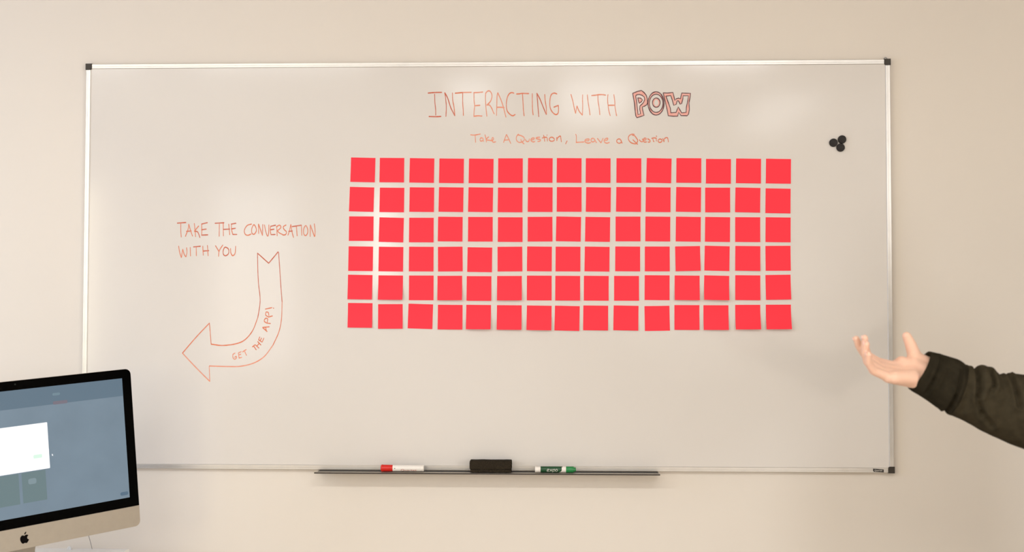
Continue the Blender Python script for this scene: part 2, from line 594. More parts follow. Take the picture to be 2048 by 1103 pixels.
def writing(name, sets, label, width, parent=wb, y=YI, words=None, **k):
    """marker writing; words: (word, x0, x1, y0, y1) photo boxes, each word becomes a part of its own"""
    out = None
    for word, wx0, wx1, wy0, wy1 in (words or [(None, -9, 9999, -9, 9999)]):
        bms = {}
        for (ox, oy, sc, tone, lst) in sets:
            mine = []
            for st in lst:
                mx = ox + sum(p[0] for p in st) / len(st) / sc
                my = oy + sum(p[1] for p in st) / len(st) / sc
                if wx0 <= mx < wx1 and wy0 <= my < wy1:
                    mine.append(st)
            if mine:
                bms.setdefault(tone, bmesh.new())
                strokes(bms[tone], mine, ox, oy, sc, width * PXM, y, **k)
        me_bm = bmesh.new()
        mats = []
        for tone in sorted(bms, key=str):
            b_ = bms[tone]
            fix_front(b_)
            idx = len(mats)
            mats.append(INK[tone] if isinstance(tone, int) else tone)
            vm = {v: me_bm.verts.new(v.co) for v in b_.verts}
            for f in b_.faces:
                nf = me_bm.faces.new([vm[v] for v in f.verts])
                nf.material_index = idx
            b_.free()
        on_board(me_bm)
        out = link(name, me_bm, mats[0], parent)
        for m_ in mats[1:]:
            out.data.materials.append(m_)
        out['label'] = label % word if word else label
    return out


c1, c2, c3 = (850, 175, 13.653), (990, 175, 13.653), (1120, 175, 13.653)
writing('handwriting', [
    (*c1, 2, [[(85, 150), (270, 135), (455, 132)], [(262, 180), (270, 400), (290, 600), (292, 755)], [(110, 790), (300, 795), (435, 788)],
              [(572, 790), (580, 500), (558, 250), (540, 140)], [(540, 140), (620, 290), (700, 540), (780, 700), (815, 770)]]),
    (*c1, 1, [[(815, 770), (790, 520), (757, 350), (750, 145)],
              [(825, 155), (1040, 135)], [(1030, 150), (1030, 400), (1042, 600), (1048, 765)]]),
    (*c1, 0, [[(1040, 135), (1265, 130)],
              [(1330, 140), (1450, 135), (1575, 122)], [(1335, 145), (1340, 350), (1355, 500), (1340, 650), (1335, 770)], [(1355, 495), (1500, 485)],
              [(1335, 785), (1450, 770), (1555, 778)],
              [(1655, 150), (1650, 300), (1660, 500), (1675, 650), (1690, 785)],
              [(1655, 160), (1700, 105), (1750, 90), (1800, 130), (1830, 220), (1810, 330), (1760, 410), (1690, 475)],
              [(1690, 475), (1760, 480), (1820, 560), (1860, 660), (1890, 720)]]),
    (*c2, 0, [[(75, 140), (55, 250), (48, 550), (40, 765)], [(75, 140), (160, 330), (230, 540), (270, 700), (300, 810)], [(50, 540), (150, 538), (250, 550)]]),
    (*c2, 1, [[(515, 152), (455, 138), (390, 170), (340, 260), (312, 400), (312, 540), (340, 650), (420, 740), (490, 768), (550, 735)],
              [(590, 175), (660, 172), (750, 160), (920, 165)], [(750, 175), (765, 400), (775, 600), (795, 775)],
              [(1018, 160), (1018, 350), (1025, 600), (1042, 750)],
              [(1405, 735), (1400, 550), (1370, 350), (1358, 185)],
              [(1690, 175), (1620, 152), (1550, 180), (1510, 270), (1495, 430), (1510, 560), (1560, 660), (1630, 725), (1680, 735), (1725, 690), (1735, 580), (1730, 490)],
              [(1610, 535), (1730, 485)]]),
    (*c2, 2, [[(1195, 795), (1180, 600), (1160, 350), (1142, 155)], [(1142, 155), (1230, 320), (1310, 520), (1400, 735)]]),
    (*c3, 0, [[(298, 185), (350, 370), (390, 570), (425, 705)], [(425, 705), (462, 500)], [(462, 500), (520, 640), (612, 755)],
              [(612, 755), (620, 500), (615, 350), (618, 195)], [(745, 195), (765, 380), (800, 600), (820, 750)],
              [(865, 218), (960, 210), (1050, 195), (1160, 192), (1245, 208)], [(1035, 210), (1040, 380), (1070, 560), (1088, 745)],
              [(1310, 190), (1300, 330), (1315, 500), (1335, 640), (1372, 770)], [(1470, 190), (1495, 380), (1505, 550), (1545, 770)], [(1330, 485), (1480, 482)]]),
], 'tall orange handwritten word %s', 2.0, words=[('INTERACTING', 0, 1130, 0, 999), ('WITH', 1130, 1270, 0, 999)])

d1, d2, d3, d4 = [(x, 260, 18.618) for x in (935, 1030, 1140, 1240)]
writing('handwriting', [
    (*d1, 0, [[(120, 175), (270, 185), (480, 145)], [(285, 190), (300, 460)],
              [(560, 300), (500, 290), (465, 350), (490, 405), (550, 400), (585, 340), (565, 300)], [(580, 330), (600, 430)],
              [(650, 170), (690, 330), (705, 450)], [(785, 250), (690, 340)], [(690, 365), (900, 390)],
              [(920, 390), (970, 340), (950, 280), (915, 300), (910, 380), (960, 450), (1050, 435)],
              [(1345, 460), (1390, 320), (1450, 160)], [(1450, 160), (1530, 320), (1610, 500)], [(1370, 375), (1520, 360)]]),
    (*d2, 0, [[(130, 150), (70, 220), (45, 320), (80, 410), (160, 460), (260, 440), (330, 390), (350, 320), (310, 250), (200, 200), (110, 180)],
              [(215, 340), (250, 430), (335, 515)],
              [(385, 340), (420, 410), (480, 430), (520, 400), (530, 320)],
              [(600, 370), (700, 340), (720, 300), (660, 290), (600, 330), (600, 400), (680, 440), (740, 420)],
              [(920, 265), (840, 270), (780, 300), (840, 330), (930, 350), (950, 390), (900, 420), (845, 420)]]),
    (*d2, 1, [[(1065, 190), (1090, 300), (1105, 420)], [(1015, 295), (1090, 270), (1180, 270)], [(1200, 290), (1205, 410)], [(1190, 175), (1190, 200)],
              [(1365, 265), (1300, 290), (1275, 340), (1310, 400), (1380, 415), (1450, 390), (1465, 340), (1430, 290), (1365, 265)],
              [(1550, 270), (1560, 400)], [(1560, 400), (1580, 300), (1650, 235), (1695, 230), (1710, 320), (1725, 440)], [(1940, 400), (1885, 515)]]),
    (*d3, 0, [[(210, 150), (235, 230), (230, 460)], [(230, 460), (380, 450), (520, 440)],
              [(560, 385), (680, 395), (720, 350), (680, 330), (590, 345), (550, 400), (590, 460), (680, 485), (770, 465)],
              [(880, 310), (820, 310), (780, 360), (800, 420), (860, 440), (920, 400), (900, 320)], [(900, 320), (985, 470)],
              [(1020, 310), (1150, 470)], [(1150, 480), (1180, 420), (1230, 300)],
              [(1280, 390), (1380, 370), (1410, 310), (1340, 310), (1270, 380), (1300, 460), (1380, 485), (1465, 460)]]),
    (*d3, 1, [[(1870, 345), (1820, 325), (1750, 370), (1740, 430), (1800, 485), (1870, 480), (1910, 430), (1880, 350)], [(1890, 360), (1940, 490)]]),
    (*d4, 1, [[(530, 160), (440, 155), (350, 200), (310, 290), (330, 380), (400, 460), (500, 500), (590, 505), (650, 430), (660, 380), (600, 280), (540, 210), (460, 190)],
              [(480, 360), (560, 440), (655, 530)],
              [(720, 360), (760, 410), (820, 435), (860, 400), (830, 325)],
              [(880, 370), (960, 360), (970, 310), (910, 300), (870, 360), (900, 440), (985, 440)],
              [(1030, 320), (1090, 360), (1125, 410), (1090, 450), (1045, 440)],
              [(1180, 310), (1260, 290), (1350, 300)], [(1220, 300), (1240, 400), (1270, 435)],
              [(1350, 300), (1355, 415)], [(1350, 220), (1365, 235)],
              [(1490, 330), (1430, 370), (1420, 420), (1480, 460), (1550, 430), (1560, 370), (1490, 330)],
              [(1590, 310), (1640, 440)], [(1640, 440), (1650, 330), (1710, 285), (1770, 290), (1790, 370), (1800, 445)]]),
], 'small pale orange handwritten %s', 1.8,
    words=[('Take', 0, 1000, 0, 999), ('A', 1000, 1028, 0, 999), ('Question followed by a comma', 1028, 1142, 0, 999), ('Leave', 1142, 1225, 0, 999), ('a', 1225, 1252, 0, 999), ('Question at the end of the line', 1252, 1400, 0, 999)])

lb = (340, 430, 6.487)
writing('handwriting', [
    (*lb, 1, [[(140, 110), (140, 200), (146, 285)],
              [(200, 275), (235, 180), (243, 115)], [(243, 115), (265, 190), (292, 272)],
              [(315, 105), (325, 200), (332, 280)], [(372, 140), (318, 208)],
              [(410, 115), (413, 200), (410, 258)], [(640, 110), (638, 275)],
              [(690, 105), (693, 270)], [(762, 115), (775, 255)],
              [(797, 115), (800, 190), (815, 250)],
              [(1058, 115), (1000, 135), (965, 195), (975, 245), (1010, 260), (1052, 245)],
              [(1085, 125), (1060, 180), (1065, 235), (1095, 245), (1120, 200), (1110, 150), (1085, 125)],
              [(1150, 240), (1148, 115)], [(1148, 115), (1200, 262)], [(1200, 262), (1203, 120)],
              [(1225, 125), (1245, 220), (1268, 272), (1280, 230), (1283, 125)],
              [(1305, 145), (1300, 190), (1310, 250)],
              [(1385, 150), (1390, 270)], [(1380, 150), (1420, 130), (1440, 155), (1415, 185), (1390, 200)], [(1390, 200), (1420, 230), (1470, 255)],
              [(1505, 128), (1470, 150), (1480, 185), (1510, 215), (1500, 250), (1465, 258)],
              [(1530, 260), (1550, 200), (1568, 120)], [(1568, 120), (1580, 200), (1602, 290)],
              [(1640, 140), (1650, 270)], [(1705, 135), (1710, 262)],
              [(1760, 135), (1735, 180), (1735, 240), (1760, 265), (1785, 230), (1785, 175), (1760, 135)],
              [(1818, 278), (1820, 125)], [(1820, 125), (1875, 278)], [(1880, 275), (1882, 195), (1872, 110)],
              [(112, 400), (125, 480), (148, 550)], [(148, 550), (165, 440)], [(165, 440), (185, 510), (208, 540)], [(208, 540), (220, 480), (215, 420)],
              [(262, 415), (266, 530)], [(340, 412), (342, 528)], [(425, 400), (432, 520)], [(485, 390), (495, 528)],
              [(590, 395), (635, 470)], [(685, 388), (640, 460), (630, 535)],
              [(785, 430), (790, 490), (815, 525), (845, 490), (852, 400)]]),
    (*lb, 2, [[(95, 103), (205, 95)], [(215, 210), (275, 205)], [(318, 208), (355, 215), (375, 250), (388, 290)], [(485, 97), (410, 115)],
              [(410, 190), (470, 180)], [(410, 258), (490, 255)], [(585, 105), (700, 98)], [(693, 185), (775, 180)],
              [(855, 105), (795, 115)], [(800, 178), (850, 170)], [(815, 250), (868, 250)],
              [(1370, 130), (1305, 145)], [(1303, 190), (1350, 182)], [(1310, 252), (1365, 250)],
              [(1540, 210), (1588, 205)], [(1585, 148), (1705, 130)],
              [(305, 412), (395, 403)], [(430, 465), (503, 460)],
              [(715, 415), (690, 460), (695, 510), (725, 525), (760, 495), (758, 440), (715, 415)]]),
], 'orange handwritten word %s above the arrow', 1.8,
    words=[('TAKE', 0, 421, 0, 482), ('THE', 421, 480, 0, 482), ('CONVERSATION', 480, 999, 0, 482), ('WITH', 0, 425, 482, 999), ('YOU', 425, 999, 482, 999)])

ac = (350, 490, 3.804)
writing('arrow_drawing', [
    (*ac, 2, [[(627, 60), (713, 137)], [(713, 137), (785, 50)],
              [(788, 55), (797, 180), (806, 320), (815, 430)],
              [(628, 60), (630, 180), (635, 290), (646, 380), (646, 450), (630, 550)]]),
    (*ac, 1, [[(815, 430), (810, 560), (790, 660), (745, 760)],
              [(630, 550), (590, 650), (530, 720), (460, 750), (360, 762), (275, 752)],
              [(275, 752), (262, 592)], [(262, 592), (160, 700), (57, 820)]]),
    (*ac, 0, [[(745, 760), (680, 845), (600, 895), (500, 920), (400, 922), (262, 918)],
              [(57, 820), (150, 920), (265, 1035)], [(265, 1035), (260, 918)]]),
], 'orange outlined arrow curving down and to the left', 1.75)
gt = (450, 600, 8.482)
writing('handwriting', [
    (*gt, 0, [[(170, 895), (135, 920), (135, 970), (165, 1000), (195, 975), (190, 950), (165, 965)],
              [(275, 870), (225, 895)], [(225, 895), (240, 980)], [(232, 930), (270, 915)], [(240, 980), (285, 968)], [(300, 875), (360, 835)], [(330, 860), (365, 935)]]),
    (*gt, 1, [[(465, 790), (510, 755)], [(485, 775), (530, 840)], [(515, 755), (575, 810)], [(555, 700), (610, 760)], [(540, 780), (580, 730)],
              [(590, 620), (570, 670)], [(570, 670), (630, 710)], [(600, 680), (620, 640)], [(630, 710), (660, 640)],
              [(640, 460), (750, 450)], [(640, 465), (715, 530)], [(690, 460), (700, 510)],
              [(700, 385), (770, 395)], [(700, 385), (665, 350), (690, 305), (725, 320), (715, 375)],
              [(735, 285), (805, 265)], [(735, 280), (690, 250), (700, 200), (735, 210), (745, 260)], [(685, 150), (795, 125)], [(820, 132), (826, 136)]]),
], 'small orange word %s inside the arrow', 1.7,
    words=[('GET', 0, 498, 690, 999), ('THE', 498, 999, 667, 999), ('APP!', 0, 999, 0, 667)])

# bubble letters
pw = (1240, 170, 12.8)


def ell(cx, cy, rx, ry, n=28):
    return [(cx + rx * math.cos(2 * PI * k / n), cy + ry * math.sin(2 * PI * k / n)) for k in range(n + 1)]


P_out = [(325, 212), (440, 165), (545, 140), (610, 185), (670, 260), (695, 340), (706, 440), (690, 500), (620, 545), (570, 560), (580, 640), (615, 775), (520, 810), (430, 835), (405, 790), (385, 650), (375, 480), (345, 330), (325, 212)]
P_in = [(400, 280), (430, 250), (490, 240), (560, 260), (620, 305), (632, 370), (600, 450), (550, 500), (510, 535), (505, 620), (525, 735), (460, 755), (455, 680), (440, 560), (425, 420), (400, 280)]
P_hole = [(455, 330), (530, 335), (575, 380), (545, 430), (490, 465), (470, 400), (455, 330)]
O_out, O_in = ell(923, 470, 207, 298), ell(925, 467, 174, 233)
O_hole, O_core = ell(928, 450, 97, 118), ell(928, 455, 55, 80)
W_out = [(1105, 200), (1215, 205), (1355, 190), (1380, 290), (1405, 395), (1440, 350), (1500, 335), (1550, 350), (1560, 290), (1580, 205), (1700, 210), (1805, 212), (1790, 330), (1765, 450), (1775, 620), (1755, 740), (1720, 785), (1560, 780), (1500, 700), (1475, 795), (1370, 798), (1235, 785), (1210, 650), (1160, 430), (1105, 200)]
W_in = [(1175, 285), (1300, 270), (1340, 390), (1375, 520), (1440, 490), (1460, 410), (1485, 395), (1510, 430), (1540, 490), (1575, 475), (1610, 350), (1615, 275), (1750, 275), (1735, 400), (1700, 560), (1690, 700), (1580, 712), (1530, 630), (1490, 560), (1465, 620), (1435, 700), (1300, 710), (1290, 600), (1230, 430), (1175, 285)]
bub = writing('bubble_lettering', [
    (*pw, INK_MAROON, [P_out, P_in, P_hole, O_out, O_in, O_hole, W_out, W_in,
                       [(355, 380), (378, 520), (392, 700)], [(368, 470), (384, 640), (400, 760)],
                       [(1060, 235), (1105, 330), (1122, 430)], [(1040, 225), (1092, 320), (1112, 420)], [(1112, 420), (1118, 520), (1100, 610)],
                       [(735, 560), (770, 660), (820, 720)]]),
], 'bubble letters POW outlined in dark maroon', 1.9, y=YI - .0002, smooth=False, fx=0.85, fz=0.2)


def fill(bm, loops, y):
    L3 = [[Vector((at(pw[0] + x / pw[2], pw[1] + yy / pw[2], YS).x, at(pw[0] + x / pw[2], pw[1] + yy / pw[2], YS).z, 0)) for x, yy in lp[:-1]] for lp in loops]
    tris = tessellate_polygon(L3)
    flat = [v for lp in L3 for v in lp]
    vs = [bm.verts.new((v.x, y, v.y)) for v in flat]
    for t in tris:
        try:
            bm.faces.new([vs[i] for i in t])
        except ValueError:
            pass


bm = bmesh.new()
fill(bm, [P_out, P_in], YI)
fill(bm, [P_hole], YI)
fill(bm, [O_out, O_in], YI)
fill(bm, [O_hole, O_core], YI)
fill(bm, [W_out, W_in], YI)
fix_front(bm)
tag(link('letter_fill', on_board(bm), INK_FILL, bub), 'salmon pink ink between the maroon outlines')
bm = bmesh.new()
fill(bm, [P_in, P_hole], YI + .0001)
fix_front(bm)
tag(link('letter_fill', on_board(bm), INK_WHITE, bub), 'pale pink ink inside the P')

# ------------------------------------------------------------------ sticky notes
A1, A2 = (680, 300, 4.3574), (1140, 300, 4.4522)
B1, B2 = (680, 480, 4.3574), (1140, 480, 4.4522)
ROWS = [
    (A1, A2, [(96, 62, 91, 277, 304, 283), (347, 66, 344, 281, 558, 283), (608, 68, 602, 284, 819, 287), (866, 71, 862, 288, 1078, 290), (1124, 72, 1119, 290, 1336, 291), (1378, 70, 1376, 287, 1593, 287), (1638, 67, 1635, 284, 1852, 286), (1890, 68, 1888, 284, 101, 292),
              (140, 71, 138, 292, 361, 293), (413, 71, 411, 293, 635, 293), (683, 68, 677, 292, 900, 297), (947, 70, 944, 292, 1168, 293), (1209, 76, 1207, 299, 1434, 301), (1478, 73, 1474, 297, 1700, 299), (1744, 76, 1739, 299, 1967, 300)]),
    (A1, A2, [(85, 318, 78, 534, 293, 540), (347, 325, 343, 541, 558, 543), (607, 323, 602, 539, 819, 540), (862, 321, 857, 538, 1074, 541), (1120, 322, 1115, 539, 1331, 542), (1376, 325, 1373, 541, 1590, 543), (1637, 322, 1634, 539, 1852, 540), (1889, 321, 1887, 538, 103, 550),
              (144, 329, 139, 550, 361, 552), (411, 327, 408, 549, 632, 551), (674, 330, 670, 551, 895, 552), (945, 328, 939, 550, 1165, 552), (1202, 332, 1202, 555, 1427, 556), (1472, 331, 1466, 555, 1693, 558), (1740, 340, 1736, 561, 1964, 564)]),
    (A1, A2, [(79, 576, 77, 791, 292, 792), (344, 585, 337, 799, 551, 804), (602, 588, 600, 803, 817, 804), (855, 579, 851, 796, 1067, 797), (1116, 580, 1115, 797, 1331, 798), (1376, 583, 1374, 800, 1591, 801), (1635, 581, 1635, 797, 1852, 796), (1885, 577, 1879, 795, 95, 815),
              (136, 593, 133, 813, 356, 817), (404, 590, 404, 813, 629, 813), (670, 590, 667, 813, 893, 814), (941, 591, 939, 812, 1165, 816), (1202, 594, 1199, 815, 1425, 818), (1469, 596, 1469, 817, 1695, 819), (1740, 597, 1737, 819, 1965, 821)]),
    (B1, B2, [(75, 53, 70, 269, 286, 270), (338, 57, 334, 271, 550, 273), (602, 57, 600, 271, 815, 272), (853, 58, 854, 273, 1070, 271), (1112, 62, 1108, 275, 1324, 278), (1372, 57, 1374, 272, 1590, 272), (1631, 55, 1628, 270, 1845, 271), (1879, 57, 1876, 272, 92, 277),
              (132, 58, 127, 277, 350, 278), (402, 56, 401, 276, 625, 277), (666, 56, 666, 277, 888, 277), (935, 56, 938, 278, 1163, 272), (1199, 48, 1194, 271, 1419, 276), (1470, 51, 1468, 271, 1695, 274), (1738, 50, 1740, 273, 1967, 272)]),
    (B1, B2, [(69, 301, 65, 514, 281, 517), (335, 307, 331, 520, 547, 521), (601, 309, 599, 521, 816, 521), (850, 311, 850, 525, 1065, 524), (1104, 313, 1102, 527, 1319, 528), (1368, 312, 1368, 526, 1586, 526), (1628, 309, 1627, 523, 1845, 524), (1876, 311, 1874, 525, 90, 537),
              (123, 317, 121, 537, 345, 538), (392, 318, 391, 538, 615, 538), (665, 311, 663, 533, 886, 534), (931, 312, 930, 535, 1154, 538), (1194, 311, 1191, 533, 1415, 540), (1469, 310, 1468, 534, 1696, 536), (1738, 309, 1742, 533, 1970, 529)]),
    (B1, B2, [(69, 546, 66, 761, 282, 763), (332, 557, 332, 772, 547, 771), (597, 552, 589, 768, 805, 774), (853, 563, 851, 776, 1067, 778), (1100, 563, 1098, 777, 1315, 779), (1367, 565, 1365, 781, 1583, 783), (1627, 568, 1625, 782, 1843, 787), (1873, 570, 1868, 785, 83, 807),
              (118, 580, 116, 801, 339, 804), (388, 580, 383, 802, 608, 805), (662, 585, 666, 809, 890, 806), (929, 577, 928, 799, 1153, 799), (1187, 578, 1187, 800, 1412, 801), (1469, 575, 1471, 797, 1697, 797), (1742, 573, 1744, 797, 1970, 796)]),
]
NS = 0.0745


def note_mesh(lift, skew):
    """a square of paper stuck along its top edge; its bottom edge stands off by lift"""
    bm = bmesh.new()
    N = 8
    grids = []
    for back in (0, 1):
        g = []
        for j in range(N + 1):
            row = []
            for i in range(N + 1):
                u, v = i / N, j / N          # v = 0 at the top
                t = max(0.0, (v - 0.2) / 0.8)
                d = lift * (t ** 1.7) * (1 + skew * (u - 0.5))
                z = NS / 2 - v * NS + d * t * 0.10
                row.append(bm.verts.new(((u - 0.5) * NS, -0.0003 - d + (0.00018 if back else 0), z)))
            g.append(row)
        grids.append(g)
    f, b = grids
    for j in range(N):
        for i in range(N):
            bm.faces.new((f[j][i], f[j + 1][i], f[j + 1][i + 1], f[j][i + 1]))
            bm.faces.new((b[j][i], b[j][i + 1], b[j + 1][i + 1], b[j + 1][i]))
    ring = [(0, i) for i in range(N)] + [(j, N) for j in range(N)] + [(N, N - i) for i in range(N)] + [(N - j, 0) for j in range(N)]
    for k in range(len(ring)):
        p_, q_ = ring[k], ring[(k + 1) % len(ring)]
        bm.faces.new((f[p_[0]][p_[1]], f[q_[0]][q_[1]], b[q_[0]][q_[1]], b[p_[0]][p_[1]]))
    bmesh.ops.recalc_face_normals(bm, faces=bm.faces)
    o = link('sticky_note', bm, M_note, None, autosmooth=40)
    return o


protos = [note_mesh(0.0012, 0.2), note_mesh(0.0030, 0.3), note_mesh(0.0085, 0.25), note_mesh(0.0120, 0.3)]
used = [False] * 4
ORD = ['first', 'second', 'third', 'fourth', 'fifth', 'sixth', 'seventh', 'eighth', 'ninth', 'tenth', 'eleventh', 'twelfth', 'thirteenth', 'fourteenth']
RN = ['top row', 'second row from top', 'third row from top', 'fourth row from top', 'fifth row from top', 'bottom row']
curl = {(4, 1): 2, (4, 3): 2, (4, 5): 2, (4, 12): 3, (5, 4): 3, (5, 6): 2, (5, 13): 3, (5, 14): 3, (4, 0): 1, (4, 11): 2, (4, 13): 1, (5, 0): 1, (5, 1): 1, (5, 5): 2,
        (5, 12): 2, (5, 7): 1, (5, 11): 1, (4, 4): 1, (3, 13): 1, (5, 3): 1, (5, 9): 1, (4, 14): 1, (5, 8): 1, (4, 7): 1, (3, 11): 1}
for r, (ca, cb, row) in enumerate(ROWS):
    for c_, (x0, y0, x1, y1, x2, y2) in enumerate(row):
        q = ca if c_ < 8 else cb
        qe = ca if c_ < 7 else cb
        tl = at(q[0] + x0 / q[2], q[1] + y0 / q[2], YS)
        bl = at(q[0] + x1 / q[2], q[1] + y1 / q[2], YS)
        br = at(qe[0] + x2 / qe[2], qe[1] + y2 / qe[2], YS)
        ctr = (tl + br) / 2
        a_left = math.atan2(-(tl.x - bl.x), tl.z - bl.z)       # rotation seen in the XZ plane
        a_bot = math.atan2(br.z - bl.z, br.x - bl.x)
        ang = (a_left + a_bot) / 2
        k = curl.get((r, c_), 0)
        o = protos[k]
        if used[k]:
            o = protos[k].copy()
            COL.objects.link(o)
        used[k] = True
        o.location = (ctr.x, YS - 0.0001, ctr.z)
        o.rotation_euler = (0, -ang, 0)
        place = 'rightmost' if c_ == 14 else ('leftmost' if c_ == 0 else ORD[c_] + ' from the left')
        look = 'curled coral-red sticky note' if k >= 2 else 'plain coral-red sticky note'
        tag(o, '%s, %s in the %s' % (look, place, RN[r]), 'sticky note', 'coral-red sticky notes in a grid on the whiteboard')
for k in range(4):
    if not used[k]:
        bpy.data.objects.remove(protos[k])

# ------------------------------------------------------------------ magnets
for k, (px, py, lab) in enumerate([(1667.4, 284.9, 'round black magnet on the whiteboard, left one of the cluster of three'),
                                   (1684.6, 278.4, 'round black magnet on the whiteboard, top right one of the cluster of three'),
                                   (1681.6, 294.6, 'round black magnet on the whiteboard, lowest one of the cluster of three')]):
    p = at(px, py, YS - .006)
    bm = bmesh.new()
    lathe_x(bm, [(0, 0), (0, .0115), (.0005, .0123), (.0055, .0123), (.0070, .0110), (.0072, .0080), (.0066, .0070), (.0066, 0)], 36)
    bmesh.ops.rotate(bm, verts=bm.verts, matrix=Matrix.Rotation(-PI / 2, 3, 'Z'))
    o = link('magnet', bm, M_black, None, autosmooth=35)
    o.location = (p.x, YS - .0001, p.z)
    tag(o, lab, 'magnet', 'black magnets on the whiteboard')

# ------------------------------------------------------------------ things in the tray
TR_Y = YF - 0.034


def wrap_text(bm, R, cx, ang0, fx=1.0):
    """bend flat text (x, y) round a pen of radius R lying along X; ang0 is where y = 0 sits (0 = facing the room)"""
    for v in bm.verts:
        a_ = ang0 + v.co.y / R
        v.co = Vector((cx + v.co.x * fx, -R * math.cos(a_), R * math.sin(a_)))
    bm.normal_update()
    rev = [f for f in bm.faces if f.normal.y * f.calc_center_median().y + f.normal.z * f.calc_center_median().z < 0]
    bmesh.ops.reverse_faces(bm, faces=rev)
    return bm


xa, xb = at(761.5, 937, TR_Y).x, at(847.8, 937, TR_Y).x
L = xb - xa
R0 = 0.0098
mk = empty('whiteboard_marker', (xa, TR_Y, TZ + .0004 + R0 + .0008))
tag(mk, 'white dry-erase marker with a red cap lying in the tray', 'marker')
bm = bmesh.new()
lathe_x(bm, [(0.036, 0), (0.036, .0090), (.037, .0094), (L - .0085, .0094), (L - .0080, .0090), (L - .0074, .0090), (L - .0070, .0094), (L - .0015, .0094), (L, .0085), (L, 0)])
link('barrel', bm, M_whitepl, mk, autosmooth=35)
bm = bmesh.new()
lathe_x(bm, [(0, 0), (0.0005, .0075), (.0015, .0095), (.003, .0106), (.006, .0108), (.0072, .0102), (.033, .0098), (.0358, .0096), (.0362, .0088), (.0362, 0)])
link('cap', bm, M_redcap, mk, autosmooth=35)
bm, wd = text_mesh('Quartet', 0.0105)
wrap_text(bm, .00952, at(818, 937, TR_Y).x - xa, -0.60, fx=0.0475 / wd)
tag(link('lettering', bm, M_redprint, mk), 'red printed lettering')
bm = bmesh.new()
bmesh.ops.create_circle(bm, cap_ends=True, segments=12, radius=.0014)
wrap_text(bm, .00952, at(790.3, 937, TR_Y).x - xa, 0.02)
link('print_dot', bm, M_black, mk)

xa, xb = at(1070, 939, TR_Y).x, at(1151.8, 939, TR_Y).x
L = xb - xa
q1, q2, q3, q4 = [at(v, 939, TR_Y).x - xa for v in (1081, 1124.8, 1132, 1147.5)]
mk = empty('whiteboard_marker', (xa, TR_Y, TZ + .0004 + .0093))
tag(mk, 'dark green dry-erase marker with white end and green cap lying in the tray', 'marker')
bm = bmesh.new()
lathe_x(bm, [(0, 0), (0, .0082), (.001, .0090), (q1, .0090), (q1, .0089), (q2, .0089), (q2, .0090), (q3, .0090), (q3, 0)])
link('barrel', bm, M_whitepl, mk, autosmooth=35)
bm = bmesh.new()
lathe_x(bm, [(q1 + .0002, .0088), (q1 + .0002, .00915), (q2, .00915), (q2, .0088)])
lb_ = link('barrel_label', bm, M_greenlab, mk, autosmooth=35)
bm = bmesh.new()
lathe_x(bm, [(q3 - .0002, 0), (q3 - .0002, .0090), (q3 + .0008, .0093), (q4 - .001, .0093), (q4, .0086), (q4, .0066), (L - .001, .0062), (L, .005), (L, 0)])
link('cap', bm, M_green, mk, autosmooth=35)
# white corner of the printed label and the word on it
bm = bmesh.new()
for i in range(10):
    for j in range(8):
        u0, u1 = i / 10, (i + 1) / 10
        w0, w1 = j / 8, (j + 1) / 8
        xx = lambda u, w: q2 + .0002 - (0.0022 + 0.0095 * max(0, (0.42 - w)) / 0.42) * (1 - u)
        bm.faces.new([bm.verts.new((xx(u, w), -0.010 + 0.019 * w, 0)) for u, w in ((u0, w0), (u1, w0), (u1, w1), (u0, w1))])
wrap_text(bm, .00925, 0, -0.1)
link('label_corner', bm, M_whitepl, mk)
bm = bmesh.new()


def pen_ribbon(bm, pts, w):
    P = catmull([(x, y, 0) for x, y in pts], 4)
    vs = []
    for i, p_ in enumerate(P):
        d = (P[min(i + 1, len(P) - 1)] - P[max(i - 1, 0)]).normalized()
        n_ = Vector((-d.y, d.x, 0)) * w / 2
        vs.append((bm.verts.new(p_ + n_), bm.verts.new(p_ - n_)))
    for i in range(len(vs) - 1):
        bm.faces.new((vs[i][0], vs[i][1], vs[i + 1][1], vs[i + 1][0]))


# script word on the label: e x p o
sx_ = 0.0064
for gl in ([(0, .0015), (.0032, .0028), (.0040, .0046), (.0022, .0050), (.0008, .0030), (.0014, .0006), (.0050, .0012)],
           [(.0060, .0045), (.0085, .0030), (.0100, .0008)], [(.0108, .0048), (.0080, .0025), (.0060, .0004)],
           [(.0125, .0046), (.0118, .0010), (.0110, -.0034)], [(.0124, .0036), (.0150, .0050), (.0160, .0030), (.0142, .0008), (.0120, .0012)],
           [(.0190, .0048), (.0174, .0034), (.0178, .0010), (.0200, .0008), (.0212, .0030), (.0200, .0048), (.0190, .0048)]):
    pen_ribbon(bm, [(x * 1.5, y * 1.7) for x, y in gl], .0010)
xo = at(1093.5, 939, TR_Y).x - xa
wrap_text(bm, .0094, xo, -0.68)
tag(link('lettering', bm, M_whitepl, mk), 'white script lettering')

# eraser
ea, eb = at(940.0, 935, YF - .028).x, at(1023.6, 935, YF - .028).x
er = empty('board_eraser', ((ea + eb) / 2, YF - .028, TZ + .0010))
tag(er, 'charcoal felt board eraser standing in the middle of the tray', 'eraser')
hw = (eb - ea) / 2


def rough_box(lo, hi, bev, amp, sub=4):
    bm = bmesh.new()
    box(bm, lo, hi, bev, 3)
    bmesh.ops.subdivide_edges(bm, edges=[e for e in bm.edges if e.calc_length() > 0.01], cuts=sub, use_grid_fill=True)
    rnd = random.Random(3)
    for v in bm.verts:
        v.co += Vector((rnd.uniform(-1, 1), rnd.uniform(-1, 1), rnd.uniform(-1, 1))) * amp
    return bm


